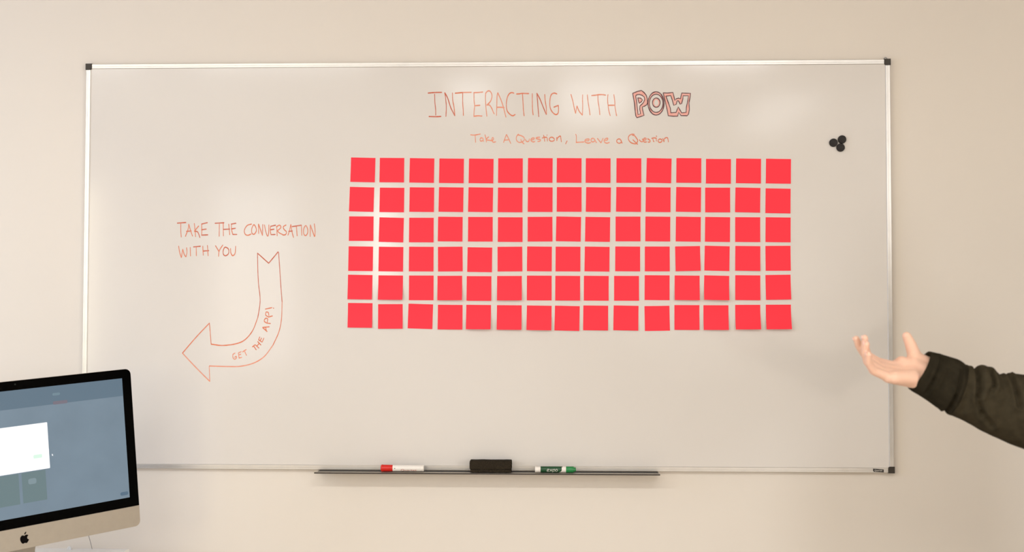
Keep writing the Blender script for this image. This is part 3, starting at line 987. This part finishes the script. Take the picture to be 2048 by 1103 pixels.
link('eraser_body', rough_box((-hw, -.0215, .0085), (hw, .0215, .0345), .0032, .00035, 9), M_felt, er, autosmooth=50)
link('felt_pad', rough_box((-hw + .002, -.0225, .0002), (hw - .001, .0225, .0088), .0022, .0005, 9), M_felt, er, autosmooth=50)

# ------------------------------------------------------------------ desk, computer, box
dk = empty('desk', (-1.75, -0.62, 0))
tag(dk, 'white topped desk under the computer at the left', 'desk')
link('desktop', bxm((-0.75, -0.42, .672), (0.75, 0.42, .700), .004), M_desk, dk)
for sx in (-1, 1):
    for sy in (-1, 1):
        link('leg', bxm((sx * .69 - .02, sy * .36 - .02, 0), (sx * .69 + .02, sy * .36 + .02, .672), .003), M_steel, dk)

MX = [-1.217981605719194, -0.4788109510970008, 1.288562247619613, 0.7862345804766753, -0.02178234383485214, -0.07178505058217756]
GB, CH, TB = 0.026805, 0.057652, 0.025026
Hg = TB + .336 + GB                     # glass height
Ht = Hg + CH
pc = empty('desktop_computer', MX[:3], (MX[4], MX[5], MX[3]))
tag(pc, 'all-in-one desktop computer with black bezel and silver chin standing on the desk', 'computer')


def rrect(x0, x1, z0, z1, rt, rb, n=7):
    pts = []
    for cx, cz, r, a0 in ((x1 - rt, z1 - rt, rt, 0), (x0 + rt, z1 - rt, rt, PI / 2), (x0 + rb, z0 + rb, rb, PI), (x1 - rb, z0 + rb, rb, 1.5 * PI)):
        if r < 1e-5:
            pts.append((cx, cz))
        else:
            for k in range(n + 1):
                a_ = a0 + PI / 2 * k / n
                pts.append((cx + r * math.cos(a_), cz + r * math.sin(a_)))
    return pts


bm = bmesh.new()
base = rrect(-.325, .325, -Ht, 0, .016, .016)
cz = -Ht / 2
layers = [(.0008, 1.0, 1.0), (.0062, 1.0, 1.0), (.016, .90, .86), (.030, .70, .66), (.042, .42, .42), (.046, .2, .25)]
rings = []
for y, kx, kz in layers:
    rings.append([bm.verts.new((x * kx, y, cz + (z - cz) * kz)) for x, z in base])
bm.faces.new(rings[0])
bm.faces.new(list(reversed(rings[-1])))
for A_, B_ in zip(rings, rings[1:]):
    for i in range(len(base)):
        j = (i + 1) % len(base)
        bm.faces.new((A_[i], B_[i], B_[j], A_[j]))
bmesh.ops.recalc_face_normals(bm, faces=bm.faces)
link('housing', bm, M_imalu, pc, autosmooth=30)
bm = bmesh.new()
prism_y(bm, rrect(-.325, .325, -Hg, -.0003, .0158, 0), .0008, -.0004)
link('bezel_glass', bm, M_glass, pc)
bm = bmesh.new()
prism_y(bm, rrect(-.325, .325, -Ht, -Hg - .0004, 0, .016), .0008, -.0004)
link('chin', bm, M_imalu, pc)
bm = bmesh.new()
lathe_x(bm, [(0, 0), (0, .0022), (.0003, .0022), (.0003, 0)], 16)
bmesh.ops.rotate(bm, verts=bm.verts, matrix=Matrix.Rotation(-PI / 2, 3, 'Z'))
bmesh.ops.translate(bm, verts=bm.verts, vec=(.0013, -.0004, -.0098))
link('webcam', bm, new_mat('webcam_lens', (.006, .014, .014), .1, noise=(5, .1)), pc)

# apple silhouette on the chin (bite on the right, detached leaf)
lg = [(0.02, .30), (.10, .36), (.22, .40), (.36, .39), (.46, .33), (.50, .28), (.40, .20), (.34, .08), (.35, -.06), (.42, -.17), (.53, -.23),
      (.48, -.36), (.39, -.50), (.30, -.60), (.20, -.63), (.10, -.60), (.01, -.57), (-.09, -.60), (-.19, -.63), (-.30, -.59), (-.41, -.45), (-.49, -.28),
      (-.53, -.08), (-.51, .13), (-.43, .28), (-.31, .37), (-.18, .39), (-.07, .34)]
leaf = [(.02, .47), (.03, .58), (.09, .68), (.19, .75), (.25, .76), (.25, .66), (.20, .56), (.12, .49)]
bm = bmesh.new()
sc_ = .0215
for lp in (lg, leaf):
    P = catmull([(x, z, 0) for x, z in lp + lp[:1]], 3)[:-1]
    prism_y(bm, [(-.0005 + v.x * sc_, -Hg - CH / 2 - .0015 + v.y * sc_) for v in P], -.0003, -.0008)
link('logo', bm, M_logo, pc)


def smat(name, rgb, k=1.0):
    return new_mat(name, (0.01, 0.01, 0.01), 0.15, spec=0.3, noise=(5, .1), emit=tuple(v * k for v in rgb), estr=1.0)


def lin(r, g, b):
    f = lambda v: (v / 255) / 12.92 if v / 255 < 0.04045 else ((v / 255 + .055) / 1.055) ** 2.4
    return (f(r), f(g), f(b))


def flat(name, x0, x1, z0, z1, y, m, parent, r=0.0, label=None):
    bm = bmesh.new()
    prism_y(bm, rrect(x0, x1, z0, z1, r, r, 4), y + .0001, y)
    o = link(name, bm, m, parent)
    if label:
        o['label'] = label
    return o


M_scr = smat('screen_glow', lin(119, 137, 151))
_n, _l = M_scr.node_tree.nodes, M_scr.node_tree.links      # slightly uneven backlight
_t, _m, _tc = _n.new('ShaderNodeTexNoise'), _n.new('ShaderNodeMapRange'), _n.new('ShaderNodeTexCoord')
_t.inputs['Scale'].default_value = 9
_t.inputs['Detail'].default_value = 8
_m.inputs['To Min'].default_value = 0.86
_m.inputs['To Max'].default_value = 1.14
_l.new(_tc.outputs['Object'], _t.inputs['Vector'])
_l.new(_t.outputs['Fac'], _m.inputs['Value'])
_l.new(_m.outputs[0], _n['Principled BSDF'].inputs['Emission Strength'])
scr = flat('screen', -.2985, .2985, -TB - .336, -TB, -.0006, M_scr, pc)
zt, zb = -TB, -TB - .336
flat('menu_band', -.2985, .2985, -.0745, zt, -.0008, smat('screen_band', lin(96, 117, 133)), scr)
flat('banner', .0985, .1385, -.0757, -.0668, -.0010, smat('screen_banner', lin(118, 112, 124)), scr, .003)
flat('menu_pill', .0985, .1195, -.0515, -.0443, -.0010, smat('screen_pill', lin(112, 136, 148)), scr, .0034)
flat('dialog_window', -.205, .0792, -.2440, -.1205, -.0012, smat('screen_white', (1.15, 1.15, 1.15)), scr, .0015)
flat('dialog_button', .0362, .0602, -.2130, -.2028, -.0014, smat('screen_green', lin(222, 250, 232)), scr, .003)
flat('menu_pill', .0190, .0405, -.2790, -.2640, -.0012, smat('screen_icon', lin(128, 147, 154)), scr, .005)
flat('card', .0025, .0665, -.3265, -.2462, -.0010, smat('screen_card', lin(106, 127, 131)), scr)
flat('card', -.0650, -.0055, -.3270, -.2462, -.0010, bpy.data.materials['screen_card'], scr)
flat('card', -.1340, -.0740, -.3270, -.2462, -.0010, bpy.data.materials['screen_card'], scr)
flat('chat_pill', .2715, .2950, -.3528, -.3430, -.0010, smat('screen_chat', lin(84, 108, 128)), scr, .0048)
bm = bmesh.new()
prism_y(bm, [(.0868, -.2065), (.0898, -.2105), (.0885, -.2108), (.0893, -.2128), (.0884, -.2131), (.0877, -.2112), (.0868, -.2118)], -.0010, -.0013)
link('mouse_pointer', bm, bpy.data.materials['screen_white'], scr)
# stand: bent neck and foot, outside the frame
bm = bmesh.new()
Rinv = Euler((MX[4], MX[5], MX[3])).to_matrix().inverted()


def loc_(p_):
    return Rinv @ (Vector(p_) - Vector(MX[:3]))


RM = Euler((MX[4], MX[5], MX[3])).to_matrix()
back_dir = Vector((-math.sin(MX[3]), math.cos(MX[3]), 0))
right_dir = Vector((math.cos(MX[3]), math.sin(MX[3]), 0))
hinge = Vector(MX[:3]) + RM @ Vector((0, .040, -.26))
foot_c = Vector((hinge.x, hinge.y, .701)) + back_dir * .03
prev = None
path = [hinge, hinge + back_dir * .05 + Vector((0, 0, -.10)), Vector((foot_c.x, foot_c.y, .715)) + back_dir * .06, Vector((foot_c.x, foot_c.y, .7065)) + back_dir * .045]
for p_ in path:
    ring = []
    for sgn, th in ((-1, 0), (1, 0), (1, 1), (-1, 1)):
        ring.append(bm.verts.new(loc_(p_ + right_dir * sgn * .085 + back_dir * .006 * th)))
    if prev:
        for i in range(4):
            bm.faces.new((prev[i], prev[(i + 1) % 4], ring[(i + 1) % 4], ring[i]))
    else:
        bm.faces.new(ring)
    prev = ring
bm.faces.new(list(reversed(prev)))
bmesh.ops.recalc_face_normals(bm, faces=bm.faces)
link('stand_neck', bm, M_imalu, pc)
bm = bmesh.new()
box(bm, (-.095, -.12, .7005), (.095, .07, .7065), .002)
for v in bm.verts:
    v.co = loc_(Vector((foot_c.x, foot_c.y, 0)) + right_dir * v.co.x + back_dir * v.co.y + Vector((0, 0, v.co.z)))
link('stand_foot', bm, M_imalu, pc)

# white box behind the computer
p0, p1 = at(50, 1098, -.15), at(258, 1095, -.15)
zt_ = (p0.z + p1.z) / 2 + .0015
cxb = (p0.x + p1.x) / 2
wb_w = (p1.x - p0.x)
bxo = empty('storage_box', (cxb, -.20, .700))
tag(bxo, 'white rectangular box on the desk, its top edge showing below the computer', 'box')
hb = zt_ - .700
link('box_body', bxm((-wb_w / 2, -.06, .0002), (wb_w / 2, .05, hb - .012), .002), M_boxw, bxo)
link('box_lid', bxm((-wb_w / 2 - .001, -.061, hb - .0125), (wb_w / 2 + .001, .051, hb), .0025), M_boxw, bxo)
for kx in (-.118, .0):
    bm = bmesh.new()
    q_ = at(140 if kx == 0 else 62, 1098.5, -.165)
    lathe_x(bm, [(0, .0058), (-.0015, .0064), (.0045, .0064), (.0060, .0054), (.0060, .0040), (.0045, .0032), (.0045, 0)], 20)
    bmesh.ops.rotate(bm, verts=bm.verts, matrix=Matrix.Rotation(-PI / 2, 3, 'Z'))
    bmesh.ops.translate(bm, verts=bm.verts, vec=(q_.x - cxb, q_.y + .20, hb + .003))
    link('knob', bm, M_clear, bxo, autosmooth=35)

# thin cable running down from behind the computer
pts = [at(176.5, 1060, -.16), at(177.5, 1071, -.16), at(180, 1080, -.16), at(182, 1088, -.16), at(183.8, 1095, -.163)]
pts = [at(172, 1035, -.14)] + pts
pts.append(Vector((pts[-1].x, -.13, .73)))
pts.append(Vector((pts[-1].x + .01, -.10, .703)))
cu = bpy.data.curves.new('cable', 'CURVE')
cu.dimensions = '3D'
sp = cu.splines.new('POLY')
P = catmull([tuple(p_) for p_ in pts], 4)
sp.points.add(len(P) - 1)
for i, p_ in enumerate(P):
    sp.points[i].co = (*p_, 1)
cu.bevel_depth = .0008
cu.bevel_resolution = 2
cu.materials.append(M_cable)
co = bpy.data.objects.new('cable', cu)
COL.objects.link(co)
dg = bpy.context.evaluated_depsgraph_get()
me = bpy.data.meshes.new_from_object(co.evaluated_get(dg))
bpy.data.objects.remove(co)
co = bpy.data.objects.new('cable', me)
COL.objects.link(co)
tag(co, 'thin grey cable running down from the computer behind the white box', 'cable')


# ------------------------------------------------------------------ the person
def capsule(bm, a, b, ra, rb, seg=20, flat_=None):
    """tapered capsule from a to b; flat_ = (unit axis, factor) squashes it"""
    a, b = Vector(a), Vector(b)
    d = b - a
    if d.length < 1e-6:
        d = Vector((0, 0, 1e-4))
    Q = d.to_track_quat('Z', 'Y').to_matrix()
    Ld = (b - a).length
    prof = []
    for k in range(6):
        t = -PI / 2 + PI / 2 * k / 5
        prof.append((ra * math.cos(t), ra * math.sin(t)))
    for k in range(6):
        t = PI / 2 * k / 5
        prof.append((rb * math.cos(t), Ld + rb * math.sin(t)))
    rings = []
    new = []
    for r, z in prof:
        if r < 1e-6:
            v = bm.verts.new(a + Q @ Vector((0, 0, z)))
            rings.append([v])
            new.append(v)
        else:
            rg = [bm.verts.new(a + Q @ Vector((r * math.cos(2 * PI * i / seg), r * math.sin(2 * PI * i / seg), z))) for i in range(seg)]
            rings.append(rg)
            new += rg
    for A_, B_ in zip(rings, rings[1:]):
        for i in range(seg):
            j = (i + 1) % seg
            if len(A_) == 1:
                bm.faces.new((A_[0], B_[j], B_[i]))
            elif len(B_) == 1:
                bm.faces.new((A_[i], A_[j], B_[0]))
            else:
                bm.faces.new((A_[i], A_[j], B_[j], B_[i]))
    if flat_:
        ax, k, c = Vector(flat_[0]).normalized(), flat_[1], (a + b) / 2
        for v in new:
            h = (v.co - c).dot(ax)
            v.co -= ax * h * (1 - k)
    return new


def ellipsoid(bm, c, rx, ry, rz, M=None):
    r = bmesh.ops.create_icosphere(bm, subdivisions=3, radius=1)
    for v in r['verts']:
        q = Vector((v.co.x * rx, v.co.y * ry, v.co.z * rz))
        v.co = Vector(c) + ((M @ q) if M else q)


def remesh(bm, voxel, smooth_it, name, m, parent=None, origin=(0, 0, 0)):
    bmesh.ops.translate(bm, verts=bm.verts, vec=-Vector(origin))
    me = bpy.data.meshes.new('tmp')
    bm.to_mesh(me)
    bm.free()
    ob = bpy.data.objects.new('tmp', me)
    COL.objects.link(ob)
    md = ob.modifiers.new('r', 'REMESH')
    md.mode = 'VOXEL'
    md.voxel_size = voxel
    md.use_smooth_shade = True
    if smooth_it:
        sm = ob.modifiers.new('s', 'SMOOTH')
        sm.factor = 0.5
        sm.iterations = smooth_it
    dg_ = bpy.context.evaluated_depsgraph_get()
    out = bpy.data.meshes.new_from_object(ob.evaluated_get(dg_))
    bpy.data.objects.remove(ob)
    out.name = name
    out.materials.clear()
    out.materials.append(m)
    o = bpy.data.objects.new(name, out)
    COL.objects.link(o)
    if parent:
        o.parent = parent
    return o


HY = -0.98                               # depth plane of the reaching hand
ORIG = Vector((1.71, -0.96, 0))
W0 = at(1834, 751, HY)
elbow = at(2082, 842, HY) + Vector((0, .01, 0))
shoR = Vector((1.53, -.96, 1.405))
shoL = Vector((1.89, -.96, 1.405))
neck = Vector((1.71, -.955, 1.44))
headc = Vector((1.70, -.975, 1.605))
pelvis = Vector((1.71, -.95, .95))

# hand frame: F to the finger tips, N out of the palm, T to the thumb side
Fd = Vector((-.97, -.12, .17)).normalized()
Nd = Vector((0.05, -.50, .86))
Nd = (Nd - Fd * Nd.dot(Fd)).normalized()
Td = Fd.cross(Nd).normalized()
KH = 1.0


def hp(f, n, t):
    return W0 + (Fd * f + Nd * n + Td * t) * KH * .001


bmB = bmesh.new()


def hc(p_, q_, ra, rb, **k):
    capsule(bmB, hp(*p_), hp(*q_), ra * KH * .001, rb * KH * .001, **k)


# forearm, wrist, palm
capsule(bmB, elbow, hp(-45, -6, 0), .040, .030, flat_=(Nd, .86))
hc((-50, -6, 0), (8, -4, 0), 31, 29, flat_=(Nd, .85))
for t0, t1, r0, r1, l in ((14, 29, 17, 12, 82), (5, 10, 15, 12, 86), (-6, -10, 15, 12, 82), (-16, -28, 17, 12, 74)):
    hc((6, -4, t0), (l, -1, t1), r0, r1)
hc((18, 3, -18), (58, 2, -28), 18, 15)                # heel of the palm, little finger side
hc((-6, 6, 16), (30, 10, 30), 19, 14)                # thumb mound
hc((-14, 10, 8), (6, 14, 22), 20, 17)
hc((-34, 18, 22), (-6, 20, 32), 19, 17)
hc((-24, 3, -6), (20, 3, -17), 16, 16)
hc((68, -1, -28), (72, -1, 28), 11.5, 11.5)


def finger(f0, n0, t0, lens, rads, angs, splay, base_n=0.0):
    """chain of phalanges curling from F towards N; angs in degrees"""
    p_ = Vector((f0, n0, t0))
    a_ = 0
    pts_ = [p_.copy()]
    for L_, an in zip(lens, angs):
        a_ += math.radians(an)
        sp_ = math.radians(splay)
        d = Vector((math.cos(a_) * math.cos(sp_), math.sin(a_), math.cos(a_) * math.sin(sp_)))
        p_ = p_ + d * L_
        pts_.append(p_.copy())
    for i in range(len(lens)):
        hc(tuple(pts_[i]), tuple(pts_[i + 1]), rads[i], rads[i + 1])
    return pts_, a_


fi = [finger(80, 0, 28, (39, 25, 20), (11, 9.8, 8.8, 7.4), (22, 20, 12), 2),
      finger(84, 0, 10, (41, 26, 20), (11, 9.8, 8.8, 7.4), (34, 24, 14), 0),
      finger(82, 0, -9, (42, 27, 21), (10.8, 9.6, 8.6, 7.4), (24, 34, 22), -1),
      finger(74, 0, -27, (37, 25, 21), (10.6, 9.4, 8.6, 7.2), (14, 32, 26), -2)]
# thumb leaves the side of the palm near its base
th = [Vector(v) for v in ((-6, 8, 20), (4, 28, 46), (14, 44, 58), (25, 57, 66))]
for i, (ra, rb) in enumerate(((20, 15), (14.5, 12.5), (12.5, 10.2))):
    hc(tuple(th[i]), tuple(th[i + 1]), ra, rb)
hc((8, 14, 30), (40, 4, 32), 12, 9)                   # web

# torso, head, other arm, legs
up = Vector((0, 0, 1))
capsule(bmB, elbow, shoR, .041, .052)
capsule(bmB, shoR, shoR + Vector((.10, .01, .02)), .055, .06)
capsule(bmB, shoL, shoL - Vector((.10, .01, -.02)), .055, .06)
capsule(bmB, pelvis + up * .05, neck - up * .14, .125, .145, flat_=((0, 1, 0), .72))
capsule(bmB, neck - up * .06, headc - up * .03, .058, .055)
ellipsoid(bmB, headc + up * .01, .074, .094, .110)
ellipsoid(bmB, headc + Vector((0, -.030, -.055)), .055, .058, .060)
capsule(bmB, headc + Vector((0, -.090, .012)), headc + Vector((0, -.108, -.022)), .009, .013)
capsule(bmB, headc + Vector((-.016, -.080, -.055)), headc + Vector((.016, -.080, -.055)), .006, .006)
for sx in (-1, 1):
    capsule(bmB, headc + Vector((sx * .074, .005, -.01)), headc + Vector((sx * .076, .012, .02)), .012, .016, flat_=((1, 0, 0), .5))
elL = shoL + Vector((.07, .02, -.29))
wrL = elL + Vector((.02, -.05, -.25))
capsule(bmB, shoL, elL, .052, .041)
capsule(bmB, elL, wrL, .040, .027)
capsule(bmB, wrL, wrL + Vector((0, -.02, -.085)), .028, .032, flat_=((1, 0, 0), .55))
for k in range(4):
    b0 = wrL + Vector((0, -.048 + k * .020, -.105))
    m0 = b0 + Vector((-.006, -.003, -.040 - .004 * (k in (1, 2))))
    capsule(bmB, b0, m0, .0092, .0085)
    capsule(bmB, m0, m0 + Vector((-.014, .002, -.030)), .0085, .007)
capsule(bmB, wrL + Vector((-.005, -.02, -.03)), wrL + Vector((-.012, -.058, -.065)), .012, .010)
capsule(bmB, wrL + Vector((-.012, -.058, -.065)), wrL + Vector((-.018, -.066, -.100)), .0098, .008)
for sx in (-1, 1):
    hip = pelvis + Vector((sx * .085, 0, -.02))
    kn = Vector((hip.x + sx * .015, hip.y - .01, .50))
    an = Vector((kn.x + sx * .005, kn.y + .03, .09))
    capsule(bmB, hip, kn, .082, .052)
    capsule(bmB, kn, an, .052, .036)
    capsule(bmB, an - up * .03, an + Vector((0, -.14, -.055)), .034, .030)
person = remesh(bmB, .0032, 4, 'person', M_skin, None, ORIG)
person.location = ORIG
tag(person, 'person in a dark olive fleece jacket reaching an open right hand towards the whiteboard', 'person')

# finger nails (backs of the finger tips)
for pts_, a_ in fi:
    tip, pre = pts_[-1], pts_[-2]
    d = (tip - pre).normalized()
    back = Vector((d.y, -d.x, 0)).normalized()
    c = tip + d * 1.0 + back * 6.2
    bm = bmesh.new()
    X = (Fd * d.x + Nd * d.y + Td * d.z).normalized()
    Z = (Fd * back.x + Nd * back.y).normalized()
    Y = Z.cross(X).normalized()
    ellipsoid(bm, hp(*c), .0058, .0048, .0014, Matrix((X, Y, Z)).transposed())
    bmesh.ops.translate(bm, verts=bm.verts, vec=-ORIG)
    link('nail', bm, M_nail, person, smooth=True)

# jacket: torso, sleeves; the reaching sleeve follows its folds
SEC = [((1859, 702), (1818, 777)), ((1868, 704), (1826, 783)), ((1880, 707), (1840, 791)), ((1897, 712), (1858, 803)), ((1918, 719), (1878, 817)), ((1931, 729), (1897, 826)),
       ((1937, 736), (1908, 830)), ((1950, 735), (1926, 838)), ((1966, 735), (1943, 847)), ((1982, 738), (1960, 857)), ((1994, 747), (1974, 864)), ((2000, 753), (1984, 869)),
       ((2010, 748), (1998, 875)), ((2030, 749), (2022, 886)), ((2060, 752), (2058, 899)), ((2095, 760), (2098, 912)), ((2125, 790), (2125, 905))]
CRE = [((1911, 740), (1898, 792), 3.2, .0035), ((1896, 790), (1890, 820), 3.5, .004), ((1876, 716), (1856, 756), 3.0, .0028), ((1856, 756), (1846, 782), 3.0, .0028),
       ((1949, 738), (1940, 786), 5.0, .0085), ((1973, 742), (1972, 768), 4.0, .006), ((1972, 768), (1962, 782), 4.0, .004),
       ((1937, 790), (1950, 822), 4.0, .0055), ((1950, 822), (1972, 846), 4.0, .0045), ((2013, 752), (2017, 806), 4.5, .0065), ((2040, 764), (2042, 800), 4, .003),
       ((1884, 740), (1868, 776), 2.5, .0015), ((1925, 770), (1915, 815), 5, .002)]


def seg_d(px, py, a_, b_):
    ax, ay = a_
    bx, by = b_
    t = ((px - ax) * (bx - ax) + (py - ay) * (by - ay)) / ((bx - ax) ** 2 + (by - ay) ** 2)
    t = max(0, min(1, t))
    return math.hypot(px - ax - t * (bx - ax), py - ay - t * (by - ay))


def sleeve(bm, secs, grow=0.0, ripple=1.0):
    # densify the sections
    T = catmull([(*a_, 0) for a_, b_ in secs], 8)
    Bm = catmull([(*b_, 0) for a_, b_ in secs], 8)
    NS_ = 64
    rings = []
    for i, (t_, b_) in enumerate(zip(T, Bm)):
        tw, bw = at(t_.x, t_.y, HY), at(b_.x, b_.y, HY)
        c_ = (tw + bw) / 2
        upv = (tw - bw) / 2
        dep = Vector((0, -1, 0)) * upv.length * .86
        ring = []
        for k in range(NS_):
            th_ = 2 * PI * k / NS_
            px = (t_.x + b_.x) / 2 + (t_.x - b_.x) / 2 * math.cos(th_)
            py = (t_.y + b_.y) / 2 + (t_.y - b_.y) / 2 * math.cos(th_)
            nv = (upv.normalized() * math.cos(th_) + Vector((0, -1, 0)) * math.sin(th_))
            disp = grow
            for a0, b0, w_, dp in CRE:
                dd = seg_d(px, py, a0, b0)
                kk = 1.0 if math.sin(th_) > 0 else 0.6
                g = math.exp(-(dd / w_) ** 2)
                g2 = math.exp(-((dd - 2.0 * w_) / (w_ * 1.1)) ** 2)
                disp += (-dp * 1.7 * g + dp * .7 * g2) * kk
            disp += .0006 * math.sin(k * 3 + i * .7) * ripple * (1 if i > 20 else 0)
            ring.append(bm.verts.new(c_ + upv * math.cos(th_) + dep * math.sin(th_) + nv * disp))
        rings.append(ring)
    for A_, B_ in zip(rings, rings[1:]):
        for k in range(NS_):
            j = (k + 1) % NS_
            bm.faces.new((A_[k], A_[j], B_[j], B_[k]))
    # recessed mouth of the sleeve
    ax = (sum((v.co for v in rings[6]), Vector()) / NS_ - sum((v.co for v in rings[0]), Vector()) / NS_).normalized()
    prev = rings[0]
    for kk, dd in ((.93, 0.0), (.87, .004), (.80, .012)):
        c_ = sum((v.co for v in rings[0]), Vector()) / NS_
        rg = [bm.verts.new(c_ + (v.co - c_) * kk + ax * dd) for v in rings[0]]
        for k in range(NS_):
            j = (k + 1) % NS_
            bm.faces.new((prev[j], prev[k], rg[k], rg[j]))
        prev = rg
    bm.faces.new(prev)
    bm.faces.new(list(reversed(rings[-1])))
    return rings


bmJ = bmesh.new()
sleeve(bmJ, SEC[5:], .0022)
capsule(bmJ, elbow + Vector((-.005, 0, .004)), shoR, .066, .078)
capsule(bmJ, shoR, shoR + Vector((.12, .01, .02)), .078, .075)
capsule(bmJ, shoL, shoL - Vector((.12, .01, -.02)), .078, .075)
capsule(bmJ, pelvis + up * .04, neck - up * .17, .165, .178, flat_=((0, 1, 0), .74))
capsule(bmJ, pelvis - up * .06, pelvis + up * .2, .205, .175, seg=32, flat_=((0, 1, 0), .72))
for v in bmJ.verts:                      # straight hem
    if abs(v.co.x - pelvis.x) < .23 and v.co.z < .895:
        v.co.z = .895
capsule(bmJ, neck - up * .10, neck + up * .005, .095, .078, flat_=((0, 1, 0), .9))
capsule(bmJ, shoL, elL, .076, .062)
capsule(bmJ, elL, wrL + up * .015, .062, .046)
jk = remesh(bmJ, .0030, 1, 'jacket', M_fleece, person, ORIG)
bmC = bmesh.new()
sleeve(bmC, SEC[:7], 0, 0)
bmesh.ops.recalc_face_normals(bmC, faces=bmC.faces)
bmesh.ops.translate(bmC, verts=bmC.verts, vec=-ORIG)
tag(link('cuff', bmC, M_cuff, jk, smooth=True), 'darker gathered cuff of the sleeve')

bmT = bmesh.new()
for sx in (-1, 1):
    hip = pelvis + Vector((sx * .085, 0, -.02))
    kn = Vector((hip.x + sx * .015, hip.y - .01, .50))
    an = Vector((kn.x + sx * .005, kn.y + .03, .10))
    capsule(bmT, hip, kn, .098, .068)
    capsule(bmT, kn, an, .068, .056)
capsule(bmT, pelvis + Vector((-.07, 0, .03)), pelvis + Vector((.07, 0, .03)), .115, .115)
remesh(bmT, .007, 3, 'trousers', M_jeans, person, ORIG)
for sx in (-1, 1):
    an = Vector((pelvis.x + sx * .105, pelvis.y + .02, .09))
    bm = bmesh.new()
    capsule(bm, an + Vector((0, .02, -.035)), an + Vector((0, -.16, -.045)), .050, .042)
    capsule(bm, an + Vector((0, .01, -.03)), an + Vector((0, .005, .02)), .048, .046)
    for v in bm.verts:
        v.co.z = max(v.co.z, 0.0015)
    remesh(bm, .006, 2, 'shoe', M_shoe, person, ORIG)
bm = bmesh.new()
ellipsoid(bm, headc + Vector((0, .018, .035)), .086, .098, .100)
capsule(bm, headc + Vector((-.05, .05, 0)), headc + Vector((-.045, .06, -.10)), .04, .03)
capsule(bm, headc + Vector((.05, .05, 0)), headc + Vector((.045, .06, -.10)), .04, .03)
capsule(bm, headc + Vector((0, .06, 0)), headc + Vector((0, .07, -.11)), .05, .04)
remesh(bm, .006, 2, 'hair', M_hair, person, ORIG)
M_iris = new_mat('iris', (0.06, 0.035, 0.02), 0.2, noise=(50, 0.1))
M_lip = new_mat('lips', (0.62, 0.27, 0.22), 0.45, noise=(60, 0.05))
for sx in (-1, 1):
    bm = bmesh.new()
    ellipsoid(bm, headc + Vector((sx * .030, -.077, .012)), .0125, .010, .0075)
    bmesh.ops.translate(bm, verts=bm.verts, vec=-ORIG)
    ey = link('eye', bm, M_eye, person, smooth=True)
    bm = bmesh.new()
    ellipsoid(bm, headc + Vector((sx * .030, -.0862, .012)), .0052, .0016, .0052)
    bmesh.ops.translate(bm, verts=bm.verts, vec=-ORIG)
    link('iris', bm, M_iris, ey, smooth=True)
    bm = bmesh.new()
    capsule(bm, headc + Vector((sx * .016, -.089, .033)), headc + Vector((sx * .046, -.080, .034)), .0030, .0022)
    bmesh.ops.translate(bm, verts=bm.verts, vec=-ORIG)
    link('eyebrow', bm, M_hair, person, smooth=True)
bm = bmesh.new()
capsule(bm, headc + Vector((-.020, -.0835, -.052)), headc + Vector((.020, -.0835, -.052)), .0042, .0042)
capsule(bm, headc + Vector((-.016, -.0840, -.059)), headc + Vector((.016, -.0840, -.059)), .0048, .0048)
remesh(bm, .0015, 1, 'lips', M_lip, person, ORIG)
